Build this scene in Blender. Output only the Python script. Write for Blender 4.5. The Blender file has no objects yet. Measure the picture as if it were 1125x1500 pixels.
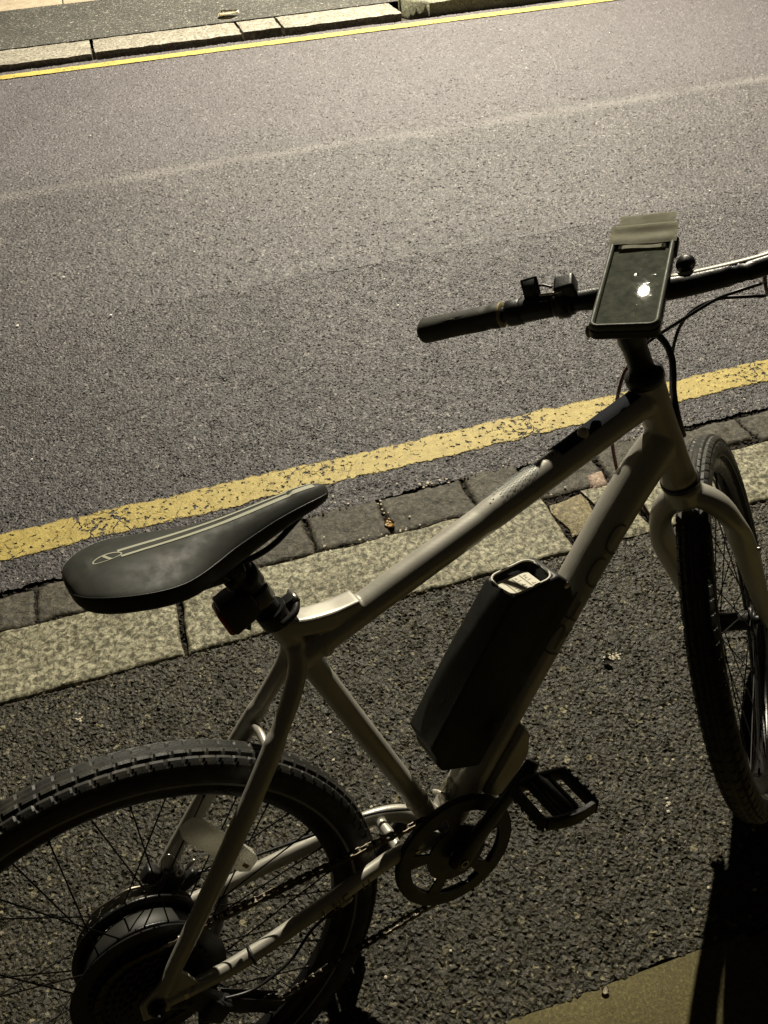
import bpy, bmesh, math, random
from mathutils import Vector, Matrix, noise
from math import sin, cos, pi, radians
import numpy as np
random.seed(7)
S = bpy.context.scene
C = S.collection

# ---------------------------------------------------------------- camera, sky, lamp light, exposure
CAM_POS = (0.2297, -0.3572, 1.5022)
CAM_ROWS = ((0.9550355, -0.2935026, -0.0419934),
            (0.2332745, 0.6564099, 0.7174322),
            (-0.1830033, -0.6949692, 0.6953615))
cam_d = bpy.data.cameras.new('camera')
cam = bpy.data.objects.new('camera', cam_d); C.objects.link(cam)
cam.matrix_world = Matrix.Translation(CAM_POS) @ Matrix(CAM_ROWS).transposed().to_4x4()
cam_d.sensor_fit = 'VERTICAL'; cam_d.sensor_height = 24
cam_d.lens = 24 * 1181.3 / 1500
cam_d.clip_start = .02; cam_d.clip_end = 200
cam_d.dof.use_dof = False
S.camera = cam

W = bpy.data.worlds.new("World"); S.world = W; W.use_nodes = True
wn = W.node_tree
bg = wn.nodes['Background']
sky = wn.nodes.new('ShaderNodeTexSky'); sky.sky_type = 'NISHITA'; sky.sun_disc = False
sky.sun_elevation = radians(-4); sky.sun_rotation = radians(200)
tint = wn.nodes.new('ShaderNodeMix'); tint.data_type = 'RGBA'; tint.blend_type = 'MIX'
tint.inputs[0].default_value = .8
wn.links.new(sky.outputs[0], tint.inputs[6]); tint.inputs[7].default_value = (.105, .085, .06, 1)
wn.links.new(tint.outputs[2], bg.inputs[0]); bg.inputs[1].default_value = .12

LAMP = Vector((2.77, 6.48, 5.90))
ld = bpy.data.lights.new('street_lamp_light', 'AREA'); ld.shape = 'DISK'; ld.size = .10
ld.energy = 1720; ld.color = (1.0, .92, .74); ld.spread = radians(150)
lo = bpy.data.objects.new('street_lamp_light', ld); C.objects.link(lo)
lo.location = LAMP
lo.rotation_euler = (Vector((0, -.04, -1))).to_track_quat('-Z', 'Y').to_euler()

S.view_settings.view_transform = 'Standard'; S.view_settings.look = 'None'
S.view_settings.exposure = 0.0; S.view_settings.gamma = 1
S.view_settings.use_curve_mapping = False
S.render.engine = 'CYCLES'

# ---------------------------------------------------------------- material helpers
def mat(name, col=(.5, .5, .5), rough=.5, metal=0, spec=.5, coat=0):
    m = bpy.data.materials.new(name); m.use_nodes = True
    b = m.node_tree.nodes['Principled BSDF']
    b.inputs['Base Color'].default_value = (*col, 1); b.inputs['Roughness'].default_value = rough
    b.inputs['Metallic'].default_value = metal; b.inputs['Specular IOR Level'].default_value = spec
    b.inputs['Coat Weight'].default_value = coat
    return m
class NT:
    def __init__(s, m): s.t = m.node_tree; s.b = s.t.nodes['Principled BSDF']; s.tc = None
    def n(s, typ, **kw):
        x = s.t.nodes.new('ShaderNode' + typ)
        for k, v in kw.items(): setattr(x, k, v)
        return x
    def l(s, a, b): s.t.links.new(a, b)
    def co(s, scale=(1, 1, 1), loc=(0, 0, 0), rot=(0, 0, 0)):
        if not s.tc: s.tc = s.n('TexCoord')
        m = s.n('Mapping'); s.l(s.tc.outputs['Object'], m.inputs[0])
        m.inputs['Scale'].default_value = scale; m.inputs['Location'].default_value = loc
        m.inputs['Rotation'].default_value = rot
        return m.outputs[0]
    def noise(s, v, scale, detail=4, rough=.5, dist=0):
        x = s.n('TexNoise'); s.l(v, x.inputs['Vector']); x.inputs['Scale'].default_value = scale
        x.inputs['Detail'].default_value = detail; x.inputs['Roughness'].default_value = rough
        x.inputs['Distortion'].default_value = dist
        return x.outputs['Fac']
    def voro(s, v, scale, feature='F1'):
        x = s.n('TexVoronoi', feature=feature); s.l(v, x.inputs['Vector']); x.inputs['Scale'].default_value = scale
        return x
    def ramp(s, f, stops, interp='LINEAR'):
        x = s.n('ValToRGB'); s.l(f, x.inputs[0]); r = x.color_ramp; r.interpolation = interp
        while len(r.elements) < len(stops): r.elements.new(.5)
        for e, (p, c) in zip(r.elements, stops):
            e.position = p; e.color = (*c, 1) if len(c) == 3 else c
        return x.outputs[0]
    def math(s, op, a, b=None, c=None, clamp=False):
        x = s.n('Math', operation=op, use_clamp=clamp)
        for i, v in enumerate((a, b, c)):
            if v is None: continue
            if hasattr(v, 'node'): s.l(v, x.inputs[i])
            else: x.inputs[i].default_value = v
        return x.outputs[0]
    def mix(s, f, a, b, blend='MIX'):
        x = s.n('Mix', data_type='RGBA', blend_type=blend)
        for i, v in ((0, f), (6, a), (7, b)):
            if hasattr(v, 'node'): s.l(v, x.inputs[i])
            elif i == 0: x.inputs[0].default_value = v
            else: x.inputs[i].default_value = (*v, 1)
        return x.outputs[2]
    def mixf(s, f, a, b):
        x = s.n('Mix', data_type='FLOAT')
        for i, v in ((0, f), (2, a), (3, b)):
            if hasattr(v, 'node'): s.l(v, x.inputs[i])
            else: x.inputs[i].default_value = v
        return x.outputs[0]
    def bump(s, h, dist, strength=1, prev=None):
        x = s.n('Bump'); x.inputs['Distance'].default_value = dist; x.inputs['Strength'].default_value = strength
        s.l(h, x.inputs['Height'])
        if prev: s.l(prev, x.inputs['Normal'])
        return x.outputs[0]
    def sep(s, v):
        x = s.n('SeparateXYZ'); s.l(v, x.inputs[0]); return x.outputs

def asphalt(name, chip, dark, light, bumpd, hi=(.3, .29, .25), hithr=.9, seam=None, glint=.3):
    """bitumen with stone chips: every chip has its own shade, tilt and gloss"""
    m = mat(name); k = NT(m); v = k.co()
    warp = k.n('VectorMath', operation='ADD'); nz = k.n('TexNoise'); k.l(v, nz.inputs['Vector']); nz.inputs['Scale'].default_value = 1 / chip * .7
    sc = k.n('VectorMath', operation='SCALE'); k.l(nz.outputs['Color'], sc.inputs[0]); sc.inputs['Scale'].default_value = chip * .9
    k.l(v, warp.inputs[0]); k.l(sc.outputs[0], warp.inputs[1]); wv = warp.outputs[0]
    vo = k.voro(wv, 1 / chip); v2 = k.voro(wv, .47 / chip)
    rgb = k.n('SeparateColor'); k.l(vo.outputs['Color'], rgb.inputs[0])
    r, g, b = rgb.outputs
    rg2 = k.n('SeparateColor'); k.l(v2.outputs['Color'], rg2.inputs[0])
    big_chip = k.math('GREATER_THAN', rg2.outputs[1], .86)
    r = k.mixf(big_chip, r, rg2.outputs[0]); b = k.mixf(big_chip, b, rg2.outputs[2])
    col = k.ramp(r, [(0, dark), (.55, tuple((x + y) / 2 for x, y in zip(dark, light))), (.88, light), (hithr, light), (1, hi)])
    col = k.mix(.55, col, k.ramp(k.noise(v, 1.6, 5, .6), [(.3, (.6, .6, .6)), (.7, (1.25, 1.25, 1.25))]), 'MULTIPLY')
    col = k.mix(.45, col, k.ramp(k.noise(v, 13, 5, .65), [(.3, (.6, .6, .6)), (.7, (1.3, 1.3, 1.3))]), 'MULTIPLY')
    col = k.mix(.7, col, k.ramp(k.noise(v, .8 / chip, 3, .7), [(.32, (.35, .35, .35)), (.6, (1.2, 1.2, 1.2))]), 'MULTIPLY')
    if seam:
        y = k.sep(v)[1]; x = k.sep(v)[0]
        yy = k.math('ADD', y, k.math('MULTIPLY', k.noise(v, 1.3, 3), .16))
        line = k.ramp(k.math('ABSOLUTE', k.math('SUBTRACT', yy, seam + .08)), [(0, (1, 1, 1)), (.030, (.6, .6, .6)), (.075, (0, 0, 0))])
        brk = k.ramp(k.noise(v, 2.2, 4), [(.35, (.3, .3, .3)), (.6, (.9, .9, .9))])
        col = k.mix(k.math('MULTIPLY', line, brk), col, (.125, .115, .108))
        for (y0, sl, amp) in ((2.55, -.02, .55), (1.93, .03, .5), (3.15, .0, .35)):
            l2 = k.math('ABSOLUTE', k.math('SUBTRACT', k.math('ADD', y, k.math('ADD', k.math('MULTIPLY', x, sl), k.math('MULTIPLY', k.noise(v, 2.1, 5, .6), .16))), y0 + .08))
            cr = k.ramp(l2, [(0, (1, 1, 1)), (.006, (.5, .5, .5)), (.02, (0, 0, 0))])
            col = k.mix(k.math('MULTIPLY', cr, k.math('MULTIPLY', k.ramp(k.noise(v, .9, 3), [(.45, (0, 0, 0)), (.6, (1, 1, 1))]), amp)), col, (.02, .018, .016))
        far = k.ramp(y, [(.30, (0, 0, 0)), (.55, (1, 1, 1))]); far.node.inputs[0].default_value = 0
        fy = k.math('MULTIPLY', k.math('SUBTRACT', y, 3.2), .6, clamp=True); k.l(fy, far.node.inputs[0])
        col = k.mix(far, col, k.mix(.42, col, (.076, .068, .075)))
    k.l(col, k.b.inputs['Base Color'])
    k.l(k.math('MULTIPLY_ADD', g, .35, .36), k.b.inputs['Roughness'])
    k.b.inputs['Specular IOR Level'].default_value = glint
    n1 = k.bump(k.noise(v, 420, 3, .65), .0012, .8)
    n2 = k.bump(k.noise(v, .55 / chip, 4, .65), bumpd, .9, n1)
    k.l(n2, k.b.inputs['Normal'])
    return m

def granite(name, base, dark, scale=1.0, tint_=(1, 1, 1), pit=.004):
    m = mat(name, rough=.6); k = NT(m); v = k.co()
    inf = k.n('ObjectInfo')
    off = k.n('VectorMath', operation='ADD'); k.l(v, off.inputs[0])
    cm = k.n('CombineXYZ'); k.l(k.math('MULTIPLY', inf.outputs['Random'], 30), cm.inputs[0]); k.l(k.math('MULTIPLY', inf.outputs['Random'], 11), cm.inputs[1])
    k.l(cm.outputs[0], off.inputs[1]); v = off.outputs[0]
    n1 = k.noise(v, 95 * scale, 5, .65, .6); n2 = k.noise(v, 420 * scale, 3, .7); n3 = k.noise(v, 9, 4)
    col = k.ramp(n1, [(.40, dark), (.5, tuple((a + b) / 2 for a, b in zip(dark, base))), (.58, base), (.70, tuple(min(1, a * 1.5) for a in base))])
    sp = k.ramp(n2, [(.30, (.45, .45, .45)), (.5, (1, 1, 1)), (.72, (1.6, 1.55, 1.4))])
    col = k.mix(.8, col, sp, 'MULTIPLY')
    col = k.mix(.6, col, k.ramp(n3, [(.3, (.65, .62, .55)), (.7, (1.2, 1.2, 1.15))]), 'MULTIPLY')
    col = k.mix(1, col, tint_, 'MULTIPLY')
    k.l(col, k.b.inputs['Base Color']); k.b.inputs['Specular IOR Level'].default_value = .35
    nb = k.bump(n2, .0015, .7)
    nb = k.bump(k.noise(v, 60 * scale, 6, .65, .8), pit, 1, nb)
    k.l(nb, k.b.inputs['Normal'])
    return m

M = {}
M['pave'] = asphalt('pavement_asphalt', .0050, (.0125, .0108, .0045), (.045, .039, .018), .0045, hi=(.24, .21, .12), hithr=.93, glint=.5)
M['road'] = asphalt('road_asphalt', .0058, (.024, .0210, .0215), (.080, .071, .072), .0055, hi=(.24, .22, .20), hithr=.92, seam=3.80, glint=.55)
M['farpave'] = asphalt('far_pavement_asphalt', .007, (.035, .034, .030), (.085, .082, .072), .003, glint=.3)
M['granite'] = granite('granite', (.31, .295, .21), (.060, .054, .030), .85)
M['granite_far'] = granite('granite_far', (.24, .225, .19), (.11, .10, .085), .5)
M['granite_worn'] = granite('granite_worn', (.26, .22, .12), (.11, .09, .05))
M['sett'] = granite('sett_stone', (.080, .072, .052), (.030, .027, .019), .8, pit=.006)
M['pink'] = granite('pink_stone', (.36, .27, .21), (.2, .14, .11), 1.2)
M['kerb_dark'] = granite('kerb_dark', (.16, .16, .11), (.07, .07, .05), .8)
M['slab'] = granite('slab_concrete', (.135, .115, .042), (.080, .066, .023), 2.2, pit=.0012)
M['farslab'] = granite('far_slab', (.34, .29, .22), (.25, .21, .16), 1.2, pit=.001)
def soil():
    m = mat('joint_dirt', (.016, .013, .009), .9); k = NT(m); v = k.co()
    k.l(k.ramp(k.noise(v, 90, 5, .7), [(.35, (.006, .005, .004)), (.6, (.03, .022, .014)), (.78, (.10, .06, .03))]), k.b.inputs['Base Color'])
    k.l(k.bump(k.noise(v, 160, 4, .7), .006), k.b.inputs['Normal'])
    return m
M['soil'] = soil()
def yellow(y0, y1, wear):
    m = mat('yellow_road_paint', rough=.6); k = NT(m); v = k.co(); x, y, z = k.sep(v)
    yn = k.math('ADD', y, k.math('MULTIPLY', k.math('SUBTRACT', k.noise(v, 17, 6, .75), .5), .052))
    yn = k.math('ADD', yn, k.math('MULTIPLY', k.math('SUBTRACT', k.noise(v, 2.2, 2), .5), .018))
    c = (y0 + y1) / 2; hw = (y1 - y0) / 2
    inside = k.ramp(k.math('SUBTRACT', hw, k.math('ABSOLUTE', k.math('SUBTRACT', yn, c))), [(0, (0, 0, 0)), (.0015, (1, 1, 1))])
    # cracks
    wv = k.n('VectorMath', operation='ADD'); nz = k.n('TexNoise'); k.l(v, nz.inputs['Vector']); nz.inputs['Scale'].default_value = 24; nz.inputs['Detail'].default_value = 5
    sc = k.n('VectorMath', operation='SCALE'); k.l(nz.outputs['Color'], sc.inputs[0]); sc.inputs['Scale'].default_value = .05
    k.l(v, wv.inputs[0]); k.l(sc.outputs[0], wv.inputs[1])
    ve = k.voro(wv.outputs[0], 11, 'DISTANCE_TO_EDGE')
    gate = k.noise(v, 5, 3)
    thr = k.ramp(gate, [(.46, (-.01, -.01, -.01)), (.72, (.026, .026, .026))])
    crack = k.math('GREATER_THAN', ve.outputs['Distance'], thr)
    chips = k.math('GREATER_THAN', k.math('ADD', k.noise(v, 60, 5, .7), k.math('MULTIPLY', gate, -.25)), .235 + wear)
    pin = k.math('GREATER_THAN', k.noise(v, 230, 3, .6), .27)
    mask = k.math('MULTIPLY', k.math('MULTIPLY', inside, crack), k.math('MULTIPLY', chips, pin))
    col = k.ramp(k.noise(v, 40, 5, .6), [(.3, (.27, .20, .040)), (.7, (.42, .33, .085))])
    col = k.mix(.5, col, k.ramp(k.noise(v, 250, 3, .7), [(.3, (.5, .5, .5)), (.6, (1.15, 1.15, 1.15))]), 'MULTIPLY')
    k.l(col, k.b.inputs['Base Color']); k.l(mask, k.b.inputs['Alpha'])
    k.l(k.bump(k.math('ADD', k.noise(v, 150, 4, .6), k.math('MULTIPLY', mask, .6)), .0025), k.b.inputs['Normal'])
    return m

def paint():
    m = mat('frame_paint', (.34, .315, .25), .36, .35, .5, .25); k = NT(m); v = k.co()
    n = k.noise(v, 7, 4, .6)
    col = k.ramp(n, [(.3, (.40, .38, .325)), (.7, (.48, .46, .395))])
    g = k.noise(v, 120, 4, .7)
    col = k.mix(k.ramp(g, [(.66, (0, 0, 0)), (.76, (.5, .5, .5))]), col, (.11, .095, .065))
    k.l(col, k.b.inputs['Base Color'])
    k.l(k.ramp(k.noise(v, 22, 4), [(.3, (.32, .32, .32)), (.7, (.52, .52, .52))]), k.b.inputs['Roughness'])
    k.l(k.bump(k.noise(v, 900, 2), .0003, .3), k.b.inputs['Normal'])
    return m
M['paint'] = paint()
def grimy(name, col, rough, spec=.4, metal=0, dust=.10, bscale=400, bd=.0005):
    m = mat(name, col, rough, metal, spec); k = NT(m); v = k.co()
    d = k.ramp(k.noise(v, 35, 5, .65), [(.45, (0, 0, 0)), (.8, (dust, dust, dust))])
    k.l(k.mix(d, col, (.16, .135, .09)), k.b.inputs['Base Color'])
    k.l(k.ramp(k.noise(v, 60, 4), [(.3, (rough * .8,) * 3), (.7, (min(1, rough * 1.2),) * 3)]), k.b.inputs['Roughness'])
    k.l(k.bump(k.noise(v, bscale, 3), bd, .6), k.b.inputs['Normal'])
    return m
M['rubber'] = grimy('tyre_rubber', (.021, .021, .018), .55, .4, dust=.28)
M['grip'] = grimy('grip_rubber', (.034, .034, .026), .6, .3, dust=.2)
M['black'] = grimy('black_plastic', (.012, .012, .012), .42, .45, dust=.08)
M['satin'] = grimy('black_alloy', (.014, .014, .014), .35, .5, .3, dust=.08)
M['batt'] = grimy('battery_plastic', (.016, .0165, .014), .5, .4, dust=.06)
M['rim'] = grimy('black_rim', (.012, .012, .013), .3, .5, .4, dust=.12)
M['saddle'] = grimy('saddle_vinyl', (.021, .023, .018), .60, .3, dust=.14, bscale=1500, bd=.0003)
M['steel'] = mat('bright_steel', (.55, .52, .45), .28, 1)
M['spoke'] = mat('dark_spoke', (.012, .010, .009), .45, .5)
M['disc'] = mat('brake_steel', (.30, .27, .22), .35, .9)
M['chain'] = mat('chain_steel', (.085, .072, .055), .36, .9)
M['motor'] = mat('motor_shell', (.024, .024, .020), .55, .2)
M['stripe'] = mat('saddle_stripe', (.36, .36, .27), .6, 0, .3)
M['tstripe'] = mat('tyre_stripe', (.26, .26, .25), .6)
M['decal_dark'] = mat('decal_dark', (.014, .016, .021), .75, 0, .06)
M['decal_faint'] = mat('decal_faint', (.17, .155, .12), .45, .3)
M['white'] = mat('label_white', (.55, .52, .40), .6)
M['ink'] = mat('label_ink', (.25, .22, .12), .7)
M['redlens'] = mat('red_lens', (.30, .008, .006), .25, 0, .6)
M['red_cable'] = mat('dark_red_cable', (.07, .018, .012), .4)
M['cable'] = mat('cable_black', (.012, .012, .012), .38, 0, .5)
M['gold'] = mat('amber', (.5, .25, .03), .3)
M['tagyellow'] = mat('tag', (.30, .24, .10), .6)
def reflector_mat():
    m = mat('clear_reflector', (.75, .73, .63), .3, 0, .6); k = NT(m); v = k.co()
    vo = k.voro(v, 420)
    nb = k.bump(vo.outputs['Distance'], .002)
    k.l(nb, k.b.inputs['Normal'])
    tr = k.n('BsdfTranslucent'); tr.inputs[0].default_value = (.92, .90, .80, 1); k.l(nb, tr.inputs['Normal'])
    mx = k.n('MixShader'); mx.inputs[0].default_value = .5; out = [n for n in m.node_tree.nodes if n.type == 'OUTPUT_MATERIAL'][0]
    k.l(k.b.outputs[0], mx.inputs[1]); k.l(tr.outputs[0], mx.inputs[2]); k.l(mx.outputs[0], out.inputs[0])
    return m
M['reflector'] = reflector_mat()

# ---------------------------------------------------------------- mesh helpers
def link(name, bm, m, parent=None, smooth=True, auto=None):
    me = bpy.data.meshes.new(name)
    bmesh.ops.recalc_face_normals(bm, faces=bm.faces)
    bm.to_mesh(me); bm.free()
    if smooth:
        for p in me.polygons: p.use_smooth = True
        if auto is not None: me.set_sharp_from_angle(angle=radians(auto))
    o = bpy.data.objects.new(name, me); C.objects.link(o)
    for mm in (m if isinstance(m, (list, tuple)) else [m]): me.materials.append(mm)
    if parent: o.parent = parent
    return o
def thing(name, label, cat, loc=(0, 0, 0), group=None):
    o = bpy.data.objects.new(name, None); C.objects.link(o); o.location = loc
    o.empty_display_size = .1
    return tag(o, label, cat, group)
def tag(o, label=None, cat=None, group=None, kind=None):
    if label: o['label'] = label
    if cat: o['category'] = cat
    if group: o['group'] = group
    if kind: o['kind'] = kind
    return o
def smoothpath(pts, n=8):
    """Catmull-Rom through pts (any tuple length)"""
    P = [list(p) for p in pts]; out = []
    for i in range(len(P) - 1):
        p0 = P[max(i - 1, 0)]; p1 = P[i]; p2 = P[i + 1]; p3 = P[min(i + 2, len(P) - 1)]
        for j in range(n):
            t = j / n
            out.append([.5 * (2 * b + (c - a) * t + (2 * a - 5 * b + 4 * c - d) * t * t + (-a + 3 * b - 3 * c + d) * t ** 3) for a, b, c, d in zip(p0, p1, p2, p3)])
    out.append(P[-1]); return out
def tube(bm, path, seg=20, cap=True, side=(0, 1, 0), X=None, sq=None):
    """path items (x,y,z,ra[,rb]) : ra along 'side', rb the other axis"""
    rings = []
    for i, p in enumerate(path):
        c = Vector(p[:3]); a = Vector(path[max(i - 1, 0)][:3]); b = Vector(path[min(i + 1, len(path) - 1)][:3])
        t = (b - a).normalized(); s = Vector(side); s = (s - t * s.dot(t))
        if s.length < 1e-4: s = Vector((1, 0, 0)) - t * t.x
        s.normalize(); u = t.cross(s)
        ra = p[3]; rb = p[4] if len(p) > 4 else ra
        ring = []
        for k in range(seg):
            th = 2 * pi * k / seg; ct, st = cos(th), sin(th)
            if sq: ct = math.copysign(abs(ct) ** sq, ct); st = math.copysign(abs(st) ** sq, st)
            q = c + s * (ct * ra) + u * (st * rb)
            ring.append(bm.verts.new(X @ q if X else q))
        rings.append(ring)
    for r0, r1 in zip(rings, rings[1:]):
        for k in range(seg): bm.faces.new((r0[k], r0[(k + 1) % seg], r1[(k + 1) % seg], r1[k]))
    if cap:
        bm.faces.new(rings[0][::-1]); bm.faces.new(rings[-1])
    return bm
def tb(path, seg=20, n=0, **kw):
    return tube(bmesh.new(), smoothpath(path, n) if n else path, seg, **kw)
def lathe(bm, prof, centre=(0, 0, 0), axis=(0, 1, 0), seg=48, X=None, closed=False):
    """prof (r, h) about axis through centre"""
    ax = Vector(axis).normalized(); u = ax.orthogonal().normalized(); w = ax.cross(u); c = Vector(centre)
    rings = []
    for r, h in prof:
        rings.append([bm.verts.new((X @ q) if X else q) for q in (c + ax * h + (u * cos(2 * pi * k / seg) + w * sin(2 * pi * k / seg)) * max(r, 1e-5) for k in range(seg))])
    pr = list(zip(rings, rings[1:])) + ([(rings[-1], rings[0])] if closed else [])
    for r0, r1 in pr:
        for k in range(seg): bm.faces.new((r0[k], r0[(k + 1) % seg], r1[(k + 1) % seg], r1[k]))
    return bm
def box(bm, c, size, R=None, bevel=.0, seg=2, X=None):
    b2 = bmesh.new(); bmesh.ops.create_cube(b2, size=1)
    for v in b2.verts: v.co = Vector((v.co.x * size[0], v.co.y * size[1], v.co.z * size[2]))
    if bevel: bmesh.ops.bevel(b2, geom=list(b2.edges), offset=bevel, segments=seg, affect='EDGES', profile=.6)
    T = Matrix.Translation(Vector(c)) @ (R.to_4x4() if R else Matrix())
    if X: T = X @ T
    b2.transform(T); merge(bm, b2); return bm
def merge(bm, b2):
    me = bpy.data.meshes.new('tmp'); b2.to_mesh(me); b2.free(); bm.from_mesh(me); bpy.data.meshes.remove(me)
def basis(x, z):
    """rotation with columns x, z×x, z"""
    x = Vector(x).normalized(); z = Vector(z); z = (z - x * z.dot(x)).normalized(); y = z.cross(x)
    return Matrix((x, y, z)).transposed()
def prism(bm, poly, y0, y1, bevel=0, seg=3, f=None):
    b2 = bmesh.new()
    vs = [b2.verts.new((a, y0, b)) for a, b in poly]
    fc = b2.faces.new(vs); r = bmesh.ops.extrude_face_region(b2, geom=[fc])
    for v in r['geom']:
        if isinstance(v, bmesh.types.BMVert): v.co.y = y1
    bmesh.ops.recalc_face_normals(b2, faces=b2.faces)
    if bevel: bmesh.ops.bevel(b2, geom=list(b2.edges), offset=bevel, segments=seg, affect='EDGES', profile=.5)
    if f:
        for v in b2.verts: v.co = f(v.co)
    merge(bm, b2); return bm

# ================================================================= SETTING
def sheet(name, x0, x1, y0, y1, z, m, step=None, edge=None, rough=0):
    bm = bmesh.new()
    nx = max(1, int((x1 - x0) / (step or 9e9))); ny = 1
    ys = [y0, y1]
    rows = []
    for j, y in enumerate(ys):
        row = []
        for i in range(nx + 1):
            x = x0 + (x1 - x0) * i / nx
            yy = y
            if edge and edge[j]: yy += edge[j] * (noise.noise(Vector((x * 9, y, 3))) + .5 * noise.noise(Vector((x * 30, y, 7))))
            row.append(bm.verts.new((x, yy, z)))
        rows.append(row)
    for i in range(nx): bm.faces.new((rows[0][i], rows[0][i + 1], rows[1][i + 1], rows[1][i]))
    return tag(link(name, bm, m, smooth=False), kind='structure')
def granular(name, x0, x1, y0, y1, z, m, step, amp, ea=0, eb=0, seed=1, low=.0015):
    """real stone-chip relief: jittered grid of small flat facets"""
    rs = np.random.default_rng(seed)
    nx, ny = int((x1 - x0) / step), int((y1 - y0) / step)
    gx, gy = np.meshgrid(np.linspace(x0, x1, nx + 1), np.linspace(y0, y1, ny + 1))
    def lf(n, k):       # smooth low-frequency field
        a = np.zeros_like(gx)
        for i in range(n):
            th = rs.uniform(0, 6.28); f = k * rs.uniform(.6, 1.7); a += np.sin((gx * cos(th) + gy * sin(th)) * f + rs.uniform(0, 6.28))
        return a / math.sqrt(n)
    z_ = rs.random(gx.shape) ** 1.4 * amp * (1 + .18 * np.clip(lf(16, 60), -1, 1)) + low * .6 * lf(14, 10)
    # some deeper pits where a chip has gone
    pit = rs.random(gx.shape) < .05; z_ = np.where(pit, z_ - amp * .9, z_)
    jx = (rs.random(gx.shape) - .5) * step * .85; jy = (rs.random(gx.shape) - .5) * step * .85
    X = gx + jx; Y = gy + jy
    def edge(k): return sum(np.sin(gx[0] * f * k + p) / (1 + i * .6) for i, (f, p) in enumerate(((7, 1), (19, 2), (43, 4), (97, .5), (211, 3)))) * .5
    if eb: Y += (gy - y0) / (y1 - y0) * 0 + np.clip((gy - (y1 - .08)) / .08, 0, 1) * (edge(1) * eb)[None, :]
    if ea: Y += np.clip(((y0 + .08) - gy) / .08, 0, 1) * (edge(1.3) * ea)[None, :]
    co = np.stack([X, Y, z + z_ - amp * .5], -1).reshape(-1, 3).astype(np.float32)
    idx = np.arange((nx + 1) * (ny + 1)).reshape(ny + 1, nx + 1)
    a, b, c, d = idx[:-1, :-1].ravel(), idx[:-1, 1:].ravel(), idx[1:, 1:].ravel(), idx[1:, :-1].ravel()
    flip = rs.random(a.shape) < .5
    t1 = np.where(flip[:, None], np.stack([a, b, c], 1), np.stack([a, b, d], 1)); t2 = np.where(flip[:, None], np.stack([a, c, d], 1), np.stack([b, c, d], 1))
    tri = np.concatenate([t1, t2]).astype(np.int32)
    me = bpy.data.meshes.new(name); me.vertices.add(len(co)); me.vertices.foreach_set('co', co.ravel())
    me.loops.add(tri.size); me.loops.foreach_set('vertex_index', tri.ravel())
    me.polygons.add(len(tri)); me.polygons.foreach_set('loop_start', np.arange(0, tri.size, 3, dtype=np.int32)); me.polygons.foreach_set('loop_total', np.full(len(tri), 3, np.int32))
    me.update(calc_edges=True); me.materials.append(m)
    me.polygons.foreach_set('use_smooth', np.zeros(len(tri), bool))
    o = bpy.data.objects.new(name, me); C.objects.link(o)
    return tag(o, kind='structure')
sheet('ground', -60, 60, -60, 60, -.030, M['soil'])
granular('pavement', -1.3, 1.9, -.052, .842, .0, M['pave'], .0040, .0036, .0045, .003, 2, .001)
sheet('pavement', -30, -1.3, -.052, .838, .0, M['pave']); sheet('pavement', 1.9, 30, -.052, .838, .0, M['pave'])
sheet('pavement', -30, 30, -30, -1.30, -.002, M['pave'])
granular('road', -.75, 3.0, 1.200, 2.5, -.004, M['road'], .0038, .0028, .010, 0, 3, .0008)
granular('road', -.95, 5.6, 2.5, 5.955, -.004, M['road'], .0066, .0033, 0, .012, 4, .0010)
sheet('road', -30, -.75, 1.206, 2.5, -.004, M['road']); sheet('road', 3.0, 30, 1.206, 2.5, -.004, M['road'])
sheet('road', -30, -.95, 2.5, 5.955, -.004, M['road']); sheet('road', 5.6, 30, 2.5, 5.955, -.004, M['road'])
sheet('pavement', -30, 30, 6.36, 7.56, .036, M['farpave'])
sheet('pavement', -30, 30, 9.8, 40, .034, M['farpave'])
granular('joint_dirt', -1.1, 2.3, .838, 1.215, -.0105, M['soil'], .0045, .0075, 0, 0, 9, .0015)
sheet('yellow_line', -25, 25, 1.27, 1.45, -.0022, yellow(1.306, 1.410, .06))
sheet('yellow_line', -25, 25, 5.72, 5.94, .0015, yellow(5.765, 5.865, .0))

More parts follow.
